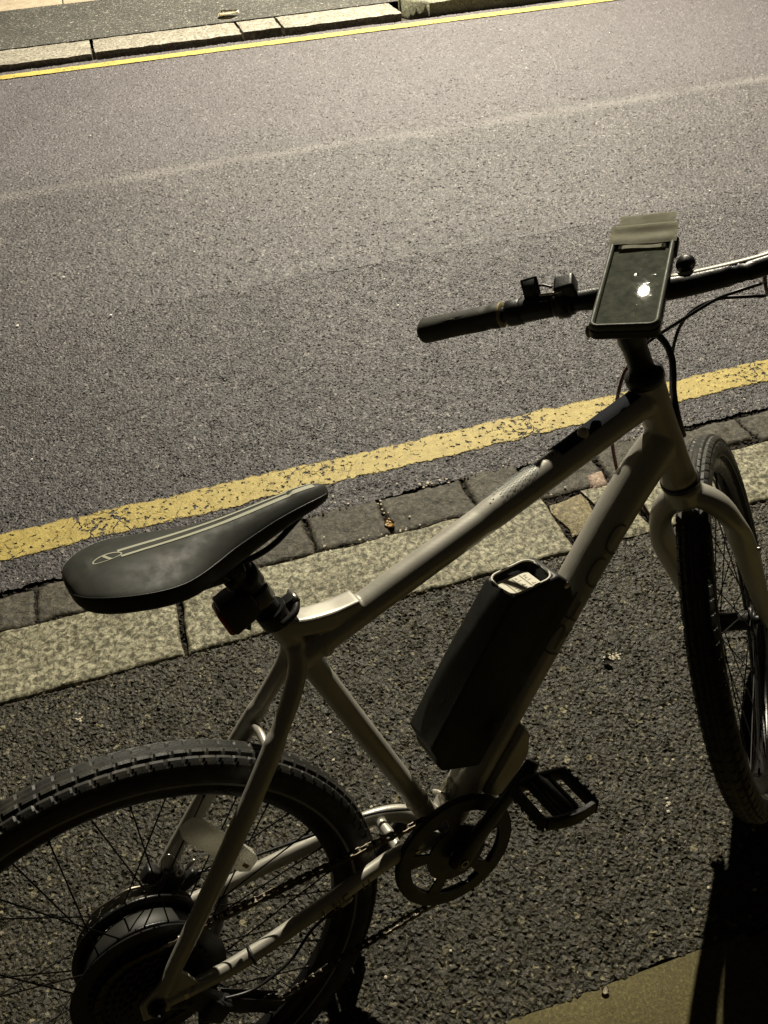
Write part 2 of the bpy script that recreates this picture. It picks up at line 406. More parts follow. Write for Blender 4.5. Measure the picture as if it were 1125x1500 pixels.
def stone(name, x0, x1, y0, y1, ztop, depth, m, label, cat, group, seed, wob=.006, bev=.008, rough=.0022, step=.022, round_end=False):
    """rough-hewn stone block: subdivided top, wobbling outline, worn arrises"""
    cx, cy = (x0 + x1) / 2, (y0 + y1) / 2
    bm = bmesh.new(); nx = max(4, int((x1 - x0) / step)); ny = max(4, int((y1 - y0) / step))
    top = []
    hx, hy = (x1 - x0) / 2, (y1 - y0) / 2
    for j in range(ny + 1):
        row = []
        for i in range(nx + 1):
            fx = -1 + 2 * i / nx; fy = -1 + 2 * j / ny
            x = fx * hx; y = fy * hy
            ex = hx - abs(x); ey = hy - abs(y)
            e = min(ex, ey)
            z = 0
            if e < bev: z = -bev * (1 - math.sqrt(max(0, 1 - (1 - e / bev) ** 2))) * .8
            n = noise.fractal(Vector((x * 16 + seed * 5, y * 16, seed)), 1, 2, 4) + (.55 * noise.noise(Vector((x * 85 + seed, y * 85, seed))) + .35 * noise.noise(Vector((x * 190, y * 190, seed))) if step < .015 else 0)
            z += rough * n
            wx = wob * noise.noise(Vector((y * 14, seed, 1 if fx > 0 else 5))) * abs(fx) ** 3
            wy = wob * noise.noise(Vector((x * 11, seed + 3, 2 if fy > 0 else 9))) * abs(fy) ** 3
            if round_end and fx < -.0: wx += 0 if abs(fy) < .2 else (abs(fy) ** 3) * .12 * max(0, 1 - ex / .25)
            row.append(bm.verts.new((x + wx, y + wy, z)))
        top.append(row)
    for j in range(ny):
        for i in range(nx): bm.faces.new((top[j][i], top[j][i + 1], top[j + 1][i + 1], top[j + 1][i]))
    loop = top[0][:] + [r[-1] for r in top[1:]] + top[-1][-2::-1] + [r[0] for r in top[-2:0:-1]]
    bot = [bm.verts.new((v.co.x * .99, v.co.y * (.90 if hy > .15 else .98), -depth)) for v in loop]
    for i in range(len(loop)):
        j = (i + 1) % len(loop); bm.faces.new((loop[i], bot[i], bot[j], loop[j]))
    bm.faces.new(bot)
    o = link(name, bm, m, auto=60); o.location = (cx, cy, ztop)
    return tag(o, label, cat, group)
g_ = 'granite kerb stones along the near side of the road'
for i, (a, b, lab) in enumerate((
        (-1.02, .052, 'long granite kerb stone below the saddle, left of the first joint'),
        (.066, 1.040, 'long pale granite kerb stone passing behind the top tube and battery'),
        (1.275, 2.30, 'granite kerb stone beyond the front tyre at the right edge'))):
    stone('kerb_stone', a, b, .844, 1.054, .006, .16, M['granite'], lab, 'kerb stone', g_, i + 2, rough=.0035, step=.006)
stone('kerb_stone', 1.055, 1.150, .90, 1.030, .003, .16, M['granite_worn'], 'small worn yellowish kerb stone behind the down tube', 'kerb stone', g_, 15, wob=.02, bev=.014)
stone('kerb_stone', 1.162, 1.262, .85, 1.05, .004, .16, M['granite'], 'narrow granite kerb stone showing between down tube and fork', 'kerb stone', g_, 19, wob=.012, bev=.012)
g_ = 'dark setts forming the gutter beside the road'
setts = [(-.62, -.285, 1.068, 1.165, 'dark gutter sett at the left edge below the yellow line'),
         (-.275, -.065, 1.066, 1.17, 'dark gutter sett behind the tail of the saddle'),
         (-.055, .155, 1.066, 1.18, 'dark gutter sett hidden mostly under the saddle'),
         (.165, .41, 1.066, 1.19, 'dark gutter sett just below the saddle nose'),
         (.425, .618, 1.066, 1.195, 'dark gutter sett between the saddle nose and the leaf in the joint'),
         (.632, .860, 1.064, 1.19, 'dark gutter sett right of the leaf in the joint'),
         (.875, 1.03, 1.075, 1.20, 'dark gutter sett passing behind the top tube'),
         (1.045, 1.245, 1.055, 1.18, 'wide dark gutter sett between top tube and down tube'),
         (1.262, 1.47, 1.068, 1.20, 'dark gutter sett behind the head tube'),
         (1.485, 1.72, 1.085, 1.17, 'dark gutter sett above the front tyre'),
         (1.735, 2.05, 1.07, 1.17, 'dark gutter sett at the right edge above the kerb')]
for i, (a, b, c, d, lab) in enumerate(setts):
    stone('sett', a - .004, b + .004, c - .004, d + .014, -.0035, .12, M['sett'], lab, 'sett', g_, i + 31, wob=.012, bev=.012, rough=.0055, step=.007)
stone('stone_fragment', 1.19, 1.24, 1.035, 1.10, .004, .05, M['pink'], 'pale pinkish stone piece wedged by the down tube', 'stone', None, 77, wob=.02, bev=.012, step=.01)
# near slabs
g_ = 'beige paving slabs at the bottom of the picture'
for i, (a, b, lab) in enumerate(((-.36, .262, 'beige paving slab below the rear wheel, outside the picture corner'), (.268, .905, 'beige concrete paving slab at the lower right corner'), (.911, 1.54, 'beige paving slab beyond the wheel shadow at lower right'))):
    if i != 1: continue
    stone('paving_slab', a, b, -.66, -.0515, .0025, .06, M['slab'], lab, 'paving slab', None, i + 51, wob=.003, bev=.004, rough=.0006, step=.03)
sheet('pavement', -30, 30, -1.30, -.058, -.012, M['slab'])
# far kerb
g_ = 'granite kerb stones on the far side of the road'
for i, (a, b, y0, z, lab) in enumerate(((-1.6, .062, 5.985, .040, 'far granite kerb stone at the left edge'),
        (.085, 1.085, 6.01, .040, 'longest far granite kerb stone with litter on its back edge'),
        (1.105, 1.375, 6.06, .038, 'short far granite kerb stone between two long ones'),
        (1.395, 2.26, 6.02, .040, 'far granite kerb stone just before the raised kerb'))):
    stone('kerb_stone', a, b, y0, 6.35, z, .2, M['granite_far'], lab, 'kerb stone', g_, i + 61, wob=.012, bev=.012, rough=.004, step=.04)
stone('kerb_stone', 2.31, 4.9, 5.985, 6.42, .105, .3, M['kerb_dark'], 'raised dark kerb with rounded end at the top of the picture', 'kerb stone', g_, 70, wob=.02, bev=.03, rough=.006, step=.04, round_end=True)
g_ = 'beige slabs of the far pavement'
xs = [-1.35, -.72, -.09, .50, 1.1]
for i in range(4):
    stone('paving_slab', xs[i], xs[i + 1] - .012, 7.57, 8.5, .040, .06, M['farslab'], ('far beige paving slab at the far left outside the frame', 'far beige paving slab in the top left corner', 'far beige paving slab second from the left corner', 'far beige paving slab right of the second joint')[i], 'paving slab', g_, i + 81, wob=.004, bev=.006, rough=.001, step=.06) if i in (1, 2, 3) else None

# small litter
def leaf(loc, size, rotz, m, name, label, cat, curl=.3, tilt=0):
    bm = bmesh.new(); n = 8; L = []
    for i in range(n + 1):
        t = i / n; w = sin(pi * t ** .8) * .42 * (1 - .2 * t) + .02
        z = curl * (t - .5) ** 2
        L.append([bm.verts.new(((t - .5), s * w, z + abs(s) * .12)) for s in (-1, 0, 1)])
    for a, b in zip(L, L[1:]):
        for j in range(2): bm.faces.new((a[j], a[j + 1], b[j + 1], b[j]))
    r = bmesh.ops.solidify(bm, geom=list(bm.faces), thickness=.03)
    for v in bm.verts: v.co *= size
    o = link(name, bm, m); o.location = loc; o.rotation_euler = (tilt, 0, rotz)
    return tag(o, label, cat)
m_leaf = mat('dry_leaf', (.36, .27, .13), .7); m_pale = mat('pale_litter', (.50, .45, .33), .7); m_or = mat('orange_leaf', (.55, .30, .05), .6); m_dk = mat('dark_leaf', (.02, .015, .01), .8)
leaf((.625, 1.10, -.002), .035, 1.75, m_or, 'leaf', 'thin yellow orange leaf standing in the sett joint', 'leaf')
leaf((.636, -.058, .0045), .016, .9, m_pale, 'leaf', 'small pale round leaf on the edge of the lower slab', 'leaf', .03)

leaf((.951, .518, .006), .022, -.6, m_dk, 'leaf', 'small curled black leaf on the pavement left of the front tyre', 'leaf', .4)
leaf((1.078, 6.50, .05), .16, .2, m_pale, 'litter', 'flat pale piece of litter behind the far kerb stone', 'litter', .05)
def chips(name, pts, sz, m, label, cat):
    bm = bmesh.new()
    for (x, y) in pts:
        b2 = bmesh.new(); bmesh.ops.create_icosphere(b2, subdivisions=1, radius=sz * random.uniform(.6, 1.2))
        for v in b2.verts: v.co = Vector((v.co.x * random.uniform(.8, 1.3), v.co.y * random.uniform(.7, 1.1), v.co.z * .5)) + Vector((x, y, sz * .25))
        merge(bm, b2)
    return tag(link(name, bm, m, smooth=False), label, cat, kind='stuff')
P = [(.974 + random.gauss(0, .014), .529 + random.gauss(0, .006)) for _ in range(26)]
chips('litter_crumbs', P, .0028, m_pale, 'scatter of pale crumbs beside the small black leaf', 'crumbs')
P = [(-.185 + random.gauss(0, .008), .754 + random.gauss(0, .006)) for _ in range(7)] + [(.903 + random.gauss(0, .006), .188 + random.gauss(0, .005)) for _ in range(6)]
P += [(random.uniform(.42, 1.1), 1.06 + random.gauss(0, .007)) for _ in range(26)] + [(random.uniform(-.4, 1.9), random.uniform(1.19, 1.25)) for _ in range(60)]
P += [(.784 + random.gauss(0, .02), 1.21 + random.gauss(0, .006)) for _ in range(12)] + [(.625 + random.gauss(0, .004), random.uniform(1.08, 1.2)) for _ in range(14)]
P += [(-.328, .467), (.416, .075), (.298, .07), (.962, .004), (.961, .269), (.684, 1.104), (.45, 1.106), (.816, 1.258), (1.12, 1.07), (1.13, 1.1), (1.06, 1.09)]
P += [(random.uniform(-.4, 1.3), random.uniform(.0, .83)) for _ in range(16)]
chips('grit', P, .0034, m_pale, 'pale specks of grit scattered over the ground', 'grit')
P = [(random.uniform(-.9, 4), 1.5 + 4.4 * random.random() ** .8) for _ in range(26)]
chips('grit', P, .005, mat('white_grit', (.8, .76, .68), .6), 'few bright specks on the road', 'grit')
P = [(random.uniform(-.5, 1.6), random.choice((1.055, .842, 1.2, .838)) + random.gauss(0, .004)) for _ in range(260)]
chips('joint_debris', P, .0038, mat('debris', (.06, .045, .03), .9), 'dark crumbs lying in the joints between the stones', 'debris')

# ================================================================= BICYCLE
ROWS = ((0.98024475, -0.18967876, -0.05605628), (0.19778834, 0.94005346, 0.27781158), (0.0, -0.28341042, 0.95899871))
bike = thing('bicycle', 'beige electric bicycle leaning on its stand on the pavement', 'bicycle')
bike.matrix_world = Matrix(ROWS).to_4x4()          # the thing's origin is the rear tyre's contact with the ground
ZB = .3421
def part(name, bm, m, parent=None, **kw):
    """bmesh in bike coordinates (rear axle at 0,0,0)"""
    for v in bm.verts: v.co.z += ZB
    return link(name, bm, m, parent or bike, **kw)
HT = Vector((.8817, 0, .5447)); HB = Vector((.942, 0, .3686)); BBp = Vector((.4515, 0, -.0606))
hx = Vector((-.3235, 0, .9462)); nf = Vector((.9462, 0, .3235)); YY = Vector((0, 1, 0))
RS = Matrix(((.7701, -.6331, -.0786), (.6331, .7432, .2164), (-.0786, -.2164, .9731)))
SX = Matrix.Translation(HT) @ (RS @ Matrix((nf, YY, hx)).transposed()).to_4x4()      # steered frame: x forward, y left, z up the steerer
FRONT = SX @ Matrix.Translation((.0477, 0, -.5919))

# ---- frame
def frame():
    bm = bmesh.new()
    T = lambda pts, n=8, seg=28, **kw: tube(bm, smoothpath(pts, n), seg, **kw)
    T([(.300, 0, .4375, .0162), (.3213, 0, .3686, .0165), (.36, 0, .2415, .0158), (.42, 0, .044, .0165), (.4515, 0, -.0606, .0175)])                       # seat tube
    T([(.318, 0, .3625, .0205), (.4425, 0, .397, .0205, .0215), (.62, 0, .4445, .0205, .0222), (.801, 0, .4945, .0212, .0225), (.893, 0, .5205, .0215, .0225)])  # top tube
    T([(.4515, 0, -.0606, .028), (.60, 0, .1105, .0285, .029), (.78, 0, .318, .0285, .029), (.85, 0, .392, .028, .031), (.895, 0, .432, .025, .034), (.922, 0, .45, .02, .034)])  # down tube
    T([(.9435, 0, .3625, .0265), (.9395, 0, .376, .0262), (.932, 0, .398, .0238), (.905, 0, .477, .0225), (.8845, 0, .5365, .0238), (.8817, 0, .5447, .0240)])  # head tube
    T([(.880, 0, .506, .012), (.905, 0, .470, .013), (.925, 0, .415, .013)])
    lathe(bm, [(0, -.036), (.0215, -.036), (.0215, .036), (0, .036)], BBp, seg=32)
    tube(bm, smoothpath([(.308, 0, .4165, .0165, .012), (.335, 0, .4065, .017, .0125), (.372, 0, .4005, .017, .0125), (.407, 0, .4045, .0165, .0085)], 6), 32, sq=.22)
    for s in (-1, 1):
        T([(.312, s * .010, .385, .010), (.302, s * .019, .348, .0125, .0135), (.25, s * .036, .281, .0115, .0145), (.16, s * .053, .179, .011, .0140), (.07, s * .063, .078, .0105, .0125), (.012, s * .066, .012, .010, .010)], seg=20)
        T([(.437, s * .020, -.050, .013, .016), (.405, s * .034, -.026, .0115, .015), (.360, s * .041, -.012, .0105, .014), (.315, s * .045, -.012, .010, .0135), (.22, s * .055, -.014, .010, .0135), (.11, s * .063, -.016, .010, .0125), (.015, s * .066, -.006, .009, .010)], seg=20)
        prism(bm, [(-.022, -.016), (.02, -.024), (.06, -.018), (.05, .02), (.035, .052), (.012, .03), (-.018, .014)], s * .0635, s * .0705, .0015)
    T([(.238, -.037, .266, .0045), (.240, -.018, .272, .0055), (.241, 0, .274, .006), (.240, .018, .272, .0055), (.238, .037, .266, .0055)], seg=14)
    T([(.37, -.036, -.018, .008), (.372, 0, -.018, .009), (.37, .036, -.018, .008)], seg=14)
    # raised weld rings where the tubes meet
    for c, ax, r in (((.3475, 0, .3705), (.963, 0, .268), .0222), ((.869, 0, .5135), (.963, 0, .268), .0226), ((.426, 0, .024), (-.2904, 0, .957), .0172)):
        lathe(bm, [(r - .006, -.005), (r + .0002, -.005), (r + .0022, 0), (r + .0002, .005), (r - .006, .005)], c, ax, 40, closed=True)
    # weld beads
    for k in range(9):
        a = -.9 + .22 * k
        c = Vector((.462, .0, .0005)) + Vector((.004 * cos(a) - .006 * sin(a), .012 * sin(a * 1.3), .004 + .005 * cos(a)))
        bmesh.ops.create_uvsphere(bm, u_segments=8, v_segments=6, radius=.0042, matrix=Matrix.Translation(c))
    o = part('frame', bm, M['paint'])
    r = o.modifiers.new('fuse', 'REMESH'); r.mode = 'VOXEL'; r.voxel_size = .0021; r.use_smooth_shade = True
    s = o.modifiers.new('soft', 'SMOOTH'); s.factor = .5; s.iterations = 3
    return o
fr = frame()
bpy.context.view_layer.update()

def conform(axis0, axis1, r, u0, u1, a0, a1, nu=2, na=10, off=.0011):
    """thin strip wrapped round a straight tube; angles measured from 'up', towards -y"""
    A, B = Vector(axis0), Vector(axis1); t = (B - A).normalized(); s = Vector((0, -1, 0)); up = t.cross(s) * -1
    if up.z < 0: up = -up
    bm = bmesh.new(); L = (B - A).length; rows = []
    for i in range(nu + 1):
        u = (u0 + (u1 - u0) * i / nu)
        rows.append([bm.verts.new(A + t * u + (up * cos(a0 + (a1 - a0) * j / na) + s * sin(a0 + (a1 - a0) * j / na)) * (r + off)) for j in range(na + 1)])
    for p, q in zip(rows, rows[1:]):
        for j in range(na): bm.faces.new((p[j], p[j + 1], q[j + 1], q[j]))
    return bm
# top tube graphics: black panel towards the head, pale scale pattern fading in behind it
TA, TB = (.4425, 0, .397), (.893, 0, .5212)
bm = conform(TA, TB, .0222, .300, .462, -1.35, .62, 12, 16, .0006); part('panel_graphic', bm, M['decal_dark'], fr)
def stroke(A, B, r, pts, w, off=.0012, bm=None):
    """ribbon along (u, angle) points on a tube"""
    A, B = Vector(A), Vector(B); t = (B - A).normalized(); s = Vector((0, -1, 0)); up = s.cross(t)
    if up.z < 0: up = -up
    bm = bm or bmesh.new(); P = smoothpath(pts, 6)
    prev = None
    for i, (u, a) in enumerate(P):
        u2, a2 = P[min(i + 1, len(P) - 1)]; u1, a1 = P[max(i - 1, 0)]
        du, da = u2 - u1, (a2 - a1) * r; L = math.hypot(du, da) or 1; nx, ny = -da / L, du / L
        pr = []
        for sg in (-.5, .5):
            uu = u + nx * w * sg; aa = a + ny * w * sg / r
            pr.append(bm.verts.new(A + t * uu + (up * cos(aa) + s * sin(aa)) * (r + off)))
        if prev: bm.faces.new((prev[0], prev[1], pr[1], pr[0]))
        prev = pr
    return bm
bm = bmesh.new()
for i in range(15):
    for j in range(-5, 5):
        u = .185 + i * .0062; a = -.15 + (j + (i % 2) * .5) * .17
        if random.random() < (u - .175) / .06 + .1 and u < .265:
            h = .0026 * min(1, (u - .17) / .05)
            b2 = stroke(TA, TB, .0222, [(u - h, a - .045), (u, a + .03), (u + h, a - .045)], .0011, .0009); merge(bm, b2)
part('scale_graphic', bm, mat('pale_blue_ink', (.30, .34, .33), .45), fr)
bm = bmesh.new()
for u, pts in ((.286, ((0, .25), (.0, .05))), (.289, ((0, .25), (.003, .15), (0, .05))), (.2945, ((0, .22), (.003, .22), (.003, .06), (0, .06)))):
    merge(bm, stroke(TA, TB, .0222, [(u + a, b) for a, b in pts], .0013, .0010))
part('lettering', bm, M['decal_dark'], fr)
# down tube: tops of big faint letters
DA, DB = (.4515, 0, -.0606), (.78, 0, .318)
dr = .0290
bm = bmesh.new()
def big_letter(A, B, u, kind, off):
    G = {'C': [[(.044, 1.55), (.043, 1.25), (.034, 1.08), (.013, 1.08), (.003, 1.25), (0, 1.60), (.004, 1.95)]],
         'E': [[(.040, 1.02), (.006, 1.02), (0, 1.12), (0, 1.95)], [(.0, 1.45), (.028, 1.45)]],
         'R': [[(.0, 1.95), (0, 1.02), (.030, 1.02), (.042, 1.15), (.042, 1.35), (.030, 1.48), (.004, 1.48)], [(.022, 1.48), (.044, 1.95)]]}
    for pts in G[kind]: merge(bm, stroke(A, B, dr, [(u + a, b) for a, b in pts], .0030, off))
big_letter(DA, DB, .450, 'C', .0012); big_letter(DA, DB, .395, 'E', .0012); big_letter(DA, DB, .338, 'R', .0012)
big_letter((.78, 0, .318), (.85, 0, .392), .004, 'C', .0022)
part('lettering', bm, M['decal_faint'], fr)
CA, CB = (.22, -.055, -.0145), (.345, -.043, -.012)
bm = bmesh.new()
for i, pts in enumerate((((0, 1.0), (0, 2.2)), ((0, 2.2), (0, 1.0), (.010, 2.2), (.010, 1.0)), ((0, 2.2), (0, 1.0), (.009, 1.0)), ((.0045, 1.6), (.0, 1.6)), ((0, 1.0), (0, 2.1), (.009, 2.1), (.009, 1.0)))):
    u = .015 + i * .0165
    for a, b in zip(pts, pts[1:]): merge(bm, stroke(CA, CB, .0125, [(u + a[0], a[1]), (u + b[0], b[1])], .0022))
part('lettering', bm, M['decal_faint'], fr)
# certification sticker on the down tube foot
bm = conform(DA, DB, dr, .055, .088, -.45, .55, 4, 8, .0013); part('sticker', bm, mat('sticker', (.22, .205, .15), .4), fr)
bm = bmesh.new()
for a in (-.25, 0, .25):
    merge(bm, stroke(DA, DB, dr, [(.062, a - .07), (.070, a - .1), (.078, a), (.070, a + .1), (.062, a + .07)], .0016, .0018))
part('lettering', bm, mat('sticker_ink', (.10, .09, .06), .6), fr)
# cable stop dome with lamplight put into its pale colour + dark rivnuts
bm = bmesh.new(); lathe(bm, [(0, .0), (.0075, .0), (.0082, .006), (.006, .0115), (.0025, .0135), (0, .014)], (.7675, -.006, .5045), (-.2, -.15, .96), 20); part('cable_guide', bm, mat('guide_lit_paint', (.55, .52, .42), .4), fr)

# ---- headset, steerer, stem
bm = bmesh.new(); lathe(bm, [(.018, -.002), (.0245, -.002), (.0265, .003), (.0265, .012), (.024, .016), (.0175, .019)], HT, hx, 40); part('headset_cup', bm, M['black'])
bm = bmesh.new(); lathe(bm, [(.018, -.010), (.0285, -.009), (.0290, -.004), (.0285, .0), (.018, .001)], HB, hx, 40); part('headset_ring', bm, M['black'])
bm = bmesh.new()
lathe(bm, [(0, .012), (.0165, .012), (.0165, .06), (.0175, .0605), (.0175, .066), (.0185, .067), (.0185, .102), (.0165, .106), (0, .107)], (0, 0, 0), (0, 0, 1), 36, X=SX)
tube(bm, smoothpath([(-.004, 0, .080, .015, .017), (.02, 0, .092, .0145, .0165), (.042, 0, .106, .016, .017)], 6), 24, X=SX)
lathe(bm, [(.012, -.023), (.0205, -.023), (.0215, -.02), (.0215, .02), (.0205, .023), (.012, .023)], (.046, 0, .114), (0, 1, 0), 32, X=SX)
stem = part('stem', bm, M['satin'])
for y in (-.016, .016):
    for z in (.098, .130):
        bm = lathe(bmesh.new(), [(0, 0), (.004, 0), (.004, .004), (.002, .0045), (0, .003)], (.063, y, z), (1, 0, 0), 12, X=SX); part('bolt', bm, M['steel'], stem)

# ---- handlebar
BAR = [(.060, .300, .1335, .011), (.054, .24, .1325, .011), (.046, .16, .1300, .0112), (.042, .08, .125, .013), (.042, .035, .118, .0155), (.041, 0, .1135, .0158), (.040, -.035, .1085, .0158), (.037, -.08, .1045, .0145), (.036, -.16, .103, .0125), (.044, -.23, .105, .0112), (.052, -.30, .107, .011), (.056, -.335, .108, .011)]
barp = smoothpath(BAR, 8)
bar = part('handlebar', tube(bmesh.new(), barp, 28, X=SX), M['satin'])
def along(y):
    q = min(barp, key=lambda p: abs(p[1] - y)); i = barp.index(q); a, b = barp[max(i - 1, 0)], barp[min(i + 1, len(barp) - 1)]
    d = (Vector(b[:3]) - Vector(a[:3])).normalized()
    if d.y < 0: d = -d
    return Vector(q[:3]), d
def onbar(bm, y, prof, seg=32):
    c, d = along(y); return lathe(bm, prof, c, d, seg, X=SX)
# highlight on the bar's right half is a pale painted strip, built below
for s in (1, -1):
    bm = bmesh.new()
    g0 = [(.170, .0160, .0165), (.180, .0168, .0172), (.196, .0160, .0160), (.206, .0178, .0170), (.222, .0176, .0168), (.245, .0176, .0170), (.270, .0192, .0172), (.288, .0198, .0172), (.299, .0190, .0162), (.304, .0140, .0120)]
    path = []
    for yy, ra, rb in g0:
        if s < 0: yy += .035
        c, d = along(s * min(yy, .296)); c = c + d * (s * max(0, yy - .296)); path.append((c.x, c.y, c.z, ra, rb))
    tube(bm, smoothpath(path, 5), 36, side=(1, 0, 0), X=SX, sq=.86)
    gp = part('grip', bm, M['grip'])
    bm = bmesh.new()   # palm-wing edge and dimples
    if s < 0: continue
    c0, d0 = along(s * .205)
    tube(bm, smoothpath([(c0.x - .006, s * .200, c0.z + .0145, .0012), (c0.x + .004, s * .206, c0.z + .0150, .0016), (c0.x - .004, s * .225, c0.z + .0155, .0014), (c0.x - .004, s * .26, c0.z + .0150, .0012), (c0.x - .002, s * .292, c0.z + .012, .001)], 6), 8, X=SX)
    part('palm_ridge', bm, M['grip'], gp)
    bm = bmesh.new()
    for i in range(9):
        for j in range(5):
            yy = .222 + i * .0085; c, d = along(s * min(yy, .296)); a = .5 + j * .42
            q = c + Vector((-cos(a) * .0158, 0, sin(a) * .0150)) 
            b2 = bmesh.new(); bmesh.ops.create_uvsphere(b2, u_segments=6, v_segments=4, radius=.0012, matrix=Matrix.Translation(q)); b2.transform(SX); merge(bm, b2)
    part('dimples', bm, M['black'], gp)
    bm = bmesh.new(); onbar(bm, s * .166, [(.011, -.0018), (.0172, -.0018), (.0180, -.0008), (.0180, .0008), (.0172, .0018), (.011, .0018)]); part('lock_ring', bm, M['tagyellow'], gp)
# brake / shift bodies
def control(s):
    bm = bmesh.new()
    of = .038 if s < 0 else 0
    onbar(bm, s * (.150 + of), [(.010, -.011), (.0175, -.011), (.0185, -.008), (.0185, .008), (.0175, .011), (.010, .011)])
    c, d = along(s * (.14 + of))
    box(bm, c + Vector((.014, s * -.004, -.004)), (.026, .034, .022), None, .005, 3, SX)
    lv = part('brake_lever', bm, M['black'])
    bm = bmesh.new()
    q = c + Vector((.026, 0, -.008))
    tube(bm, smoothpath([(q.x, q.y - s * .03, q.z, .005, .004), (q.x + .012, q.y - s * .005, q.z - .002, .0055, .004), (q.x + .030, q.y + s * .03, q.z - .006, .0052, .0035), (q.x + .034, q.y + s * .08, q.z - .010, .005, .0035), (q.x + .032, q.y + s * .115, q.z - .012, .0052, .004), (q.x + .034, q.y + s * .128, q.z - .012, .0065, .006)], 6), 12, side=(0, 0, 1), X=SX)
    part('lever_blade', bm, M['satin'], lv)
    bm = bmesh.new(); lathe(bm, [(0, 0), (.0042, 0), (.0042, .012), (.003, .015), (0, .015)], q + Vector((0, -s * .024, 0)), (.2, -s, .05), 12, X=SX); part('barrel_adjuster', bm, M['steel'], lv)
    return lv
control(1); rl = control(-1)
# shifter sleeve between left grip and stem
bm = bmesh.new()
onbar(bm, .118, [(.011, -.024), (.0150, -.024), (.0165, -.020), (.0168, .02), (.016, .026), (.011, .026)])
onbar(bm, .082, [(.011, -.014), (.0175, -.014), (.018, -.01), (.0175, .010), (.0165, .014), (.011, .014)])
throttle = part('control_sleeve', bm, M['black'])
c, d = along(.128)
DX = SX @ Matrix.Translation(c + Vector((.006, -.010, .0225))) @ Matrix.Rotation(radians(24), 4, 'Y')
bm = box(bmesh.new(), (0, 0, 0), (.0045, .024, .038), None, .0018, 2, DX)
disp = part('display', bm, M['black'])
bm = box(bmesh.new(), (-.0024, 0, .0005), (.0008, .0185, .031), None, 0, 1, DX)
part('screen', bm, mat('screen_glass', (.045, .050, .048), .3, 0, .4), disp)
bm = bmesh.new(); c2, d2 = along(.080)
box(bm, c2 + Vector((.000, -.010, .0225)), (.026, .028, .024), Matrix.Rotation(radians(-14), 3, 'Y'), .005, 3, SX)
lathe(bm, [(.016, -.007), (.0205, -.007), (.0205, .007), (.016, .007)], c2, d2, 28, X=SX)
sw = part('switch_box', bm, M['black'])
bm = bmesh.new(); box(bm, c2 + Vector((-.0125, -.002, .0245)), (.004, .012, .003), None, .001, 1, SX); part('button', bm, M['steel'], sw)
bm = bmesh.new(); tube(bm, smoothpath([(c.x + .014, .118, c.z + .026, .0018), (c.x + .012, .103, c.z + .024, .0018), (c.x + .006, .090, c.z + .020, .0018)], 5), 8, X=SX); part('cable', bm, M['cable'])
bm = bmesh.new(); tube(bm, [(c.x - .001, .108, c.z + .0165, .0025), (c.x - .004, .072, c.z + .0135, .0025)], 8, X=SX); part('clamp_strip', bm, M['steel'])
bm = bmesh.new(); box(bm, (.020, .052, .085), (.016, .014, .012), None, .003, 2, SX); part('tag', bm, M['tagyellow'])
# bell dome behind the phone, right of it
bm = bmesh.new()
cb = Vector((.056, -.079, .124))
lathe(bm, [(0, .010), (.007, .009), (.0105, .006), (.012, .002), (.012, -.002), (.0105, -.004), (0, -.004)], cb, (-.55, .1, .83), 32, X=SX)
lathe(bm, [(0, -.02), (.006, -.02), (.006, 0), (0, 0)], cb, (.1, 0, 1), 16, X=SX)
part('bell', bm, M['black'])
# lamp highlight along the right half of the bar, modelled as a pale strip
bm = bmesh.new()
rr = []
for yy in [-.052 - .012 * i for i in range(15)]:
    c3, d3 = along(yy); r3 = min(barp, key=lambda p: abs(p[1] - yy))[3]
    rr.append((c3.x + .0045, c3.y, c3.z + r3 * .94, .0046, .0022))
tube(bm, rr, 10, side=(1, 0, 0), X=SX); part('bar_highlight', bm, mat('highlight_strip', (.55, .52, .40), .35))

# ---- cables
def cable(pts, r=.0024, m='cable', name='cable'):
    b = tube(bmesh.new(), smoothpath([(*p, r) for p in pts], 8), 10, side=(0, 1, 0)); return part(name, b, M[m])
ca_, _d = along(-.165); RLV = SX @ (ca_ + Vector((.024, .006, -.010))); RL2 = SX @ (ca_ + Vector((.012, .004, -.012)))
cable([tuple(RLV), tuple(RLV.lerp(Vector((1.0318, -.06, .6306)), .35) + Vector((0, -.004, -.012))), (1.0318, -.06, .6306), (1.0161, -.05, .6316), (.9874, -.02, .6312), (.9654, 0, .6183), (.9608, .02, .592), (.9579, .03, .556), (.9601, .035, .5336), (.955, .03, .49)])
cable([tuple(RL2), tuple(RL2.lerp(Vector((1.022, -.06, .6485)), .4) + Vector((0, -.003, -.006))), (1.022, -.06, .6485), (.9971, -.05, .6449), (.9768, -.03, .6358), (.9472, 0, .6112), (.9332, .03, .5885), (.9176, .04, .5763), (.912, .045, .565)])
cable([(.9271, .03, .5932), (.9359, .02, .5768), (.9374, .01, .5567), (.9302, 0, .5363), (.9258, -.005, .5145), (.9300, -.008, .4787), (.945, -.004, .44)], .0048)
cable([(.93, .045, .585), (.9176, .05, .559), (.9009, .06, .5414), (.886, .06, .5148), (.8701, .05, .491), (.8618, .05, .4503), (.864, .05, .4158), (.8717, .05, .384), (.8943, .05, .3513), (.9202, .05, .3039), (.9432, .05, .2559), (.9708, .06, .1922), (1.02, .075, .10)], .0026, 'red_cable')

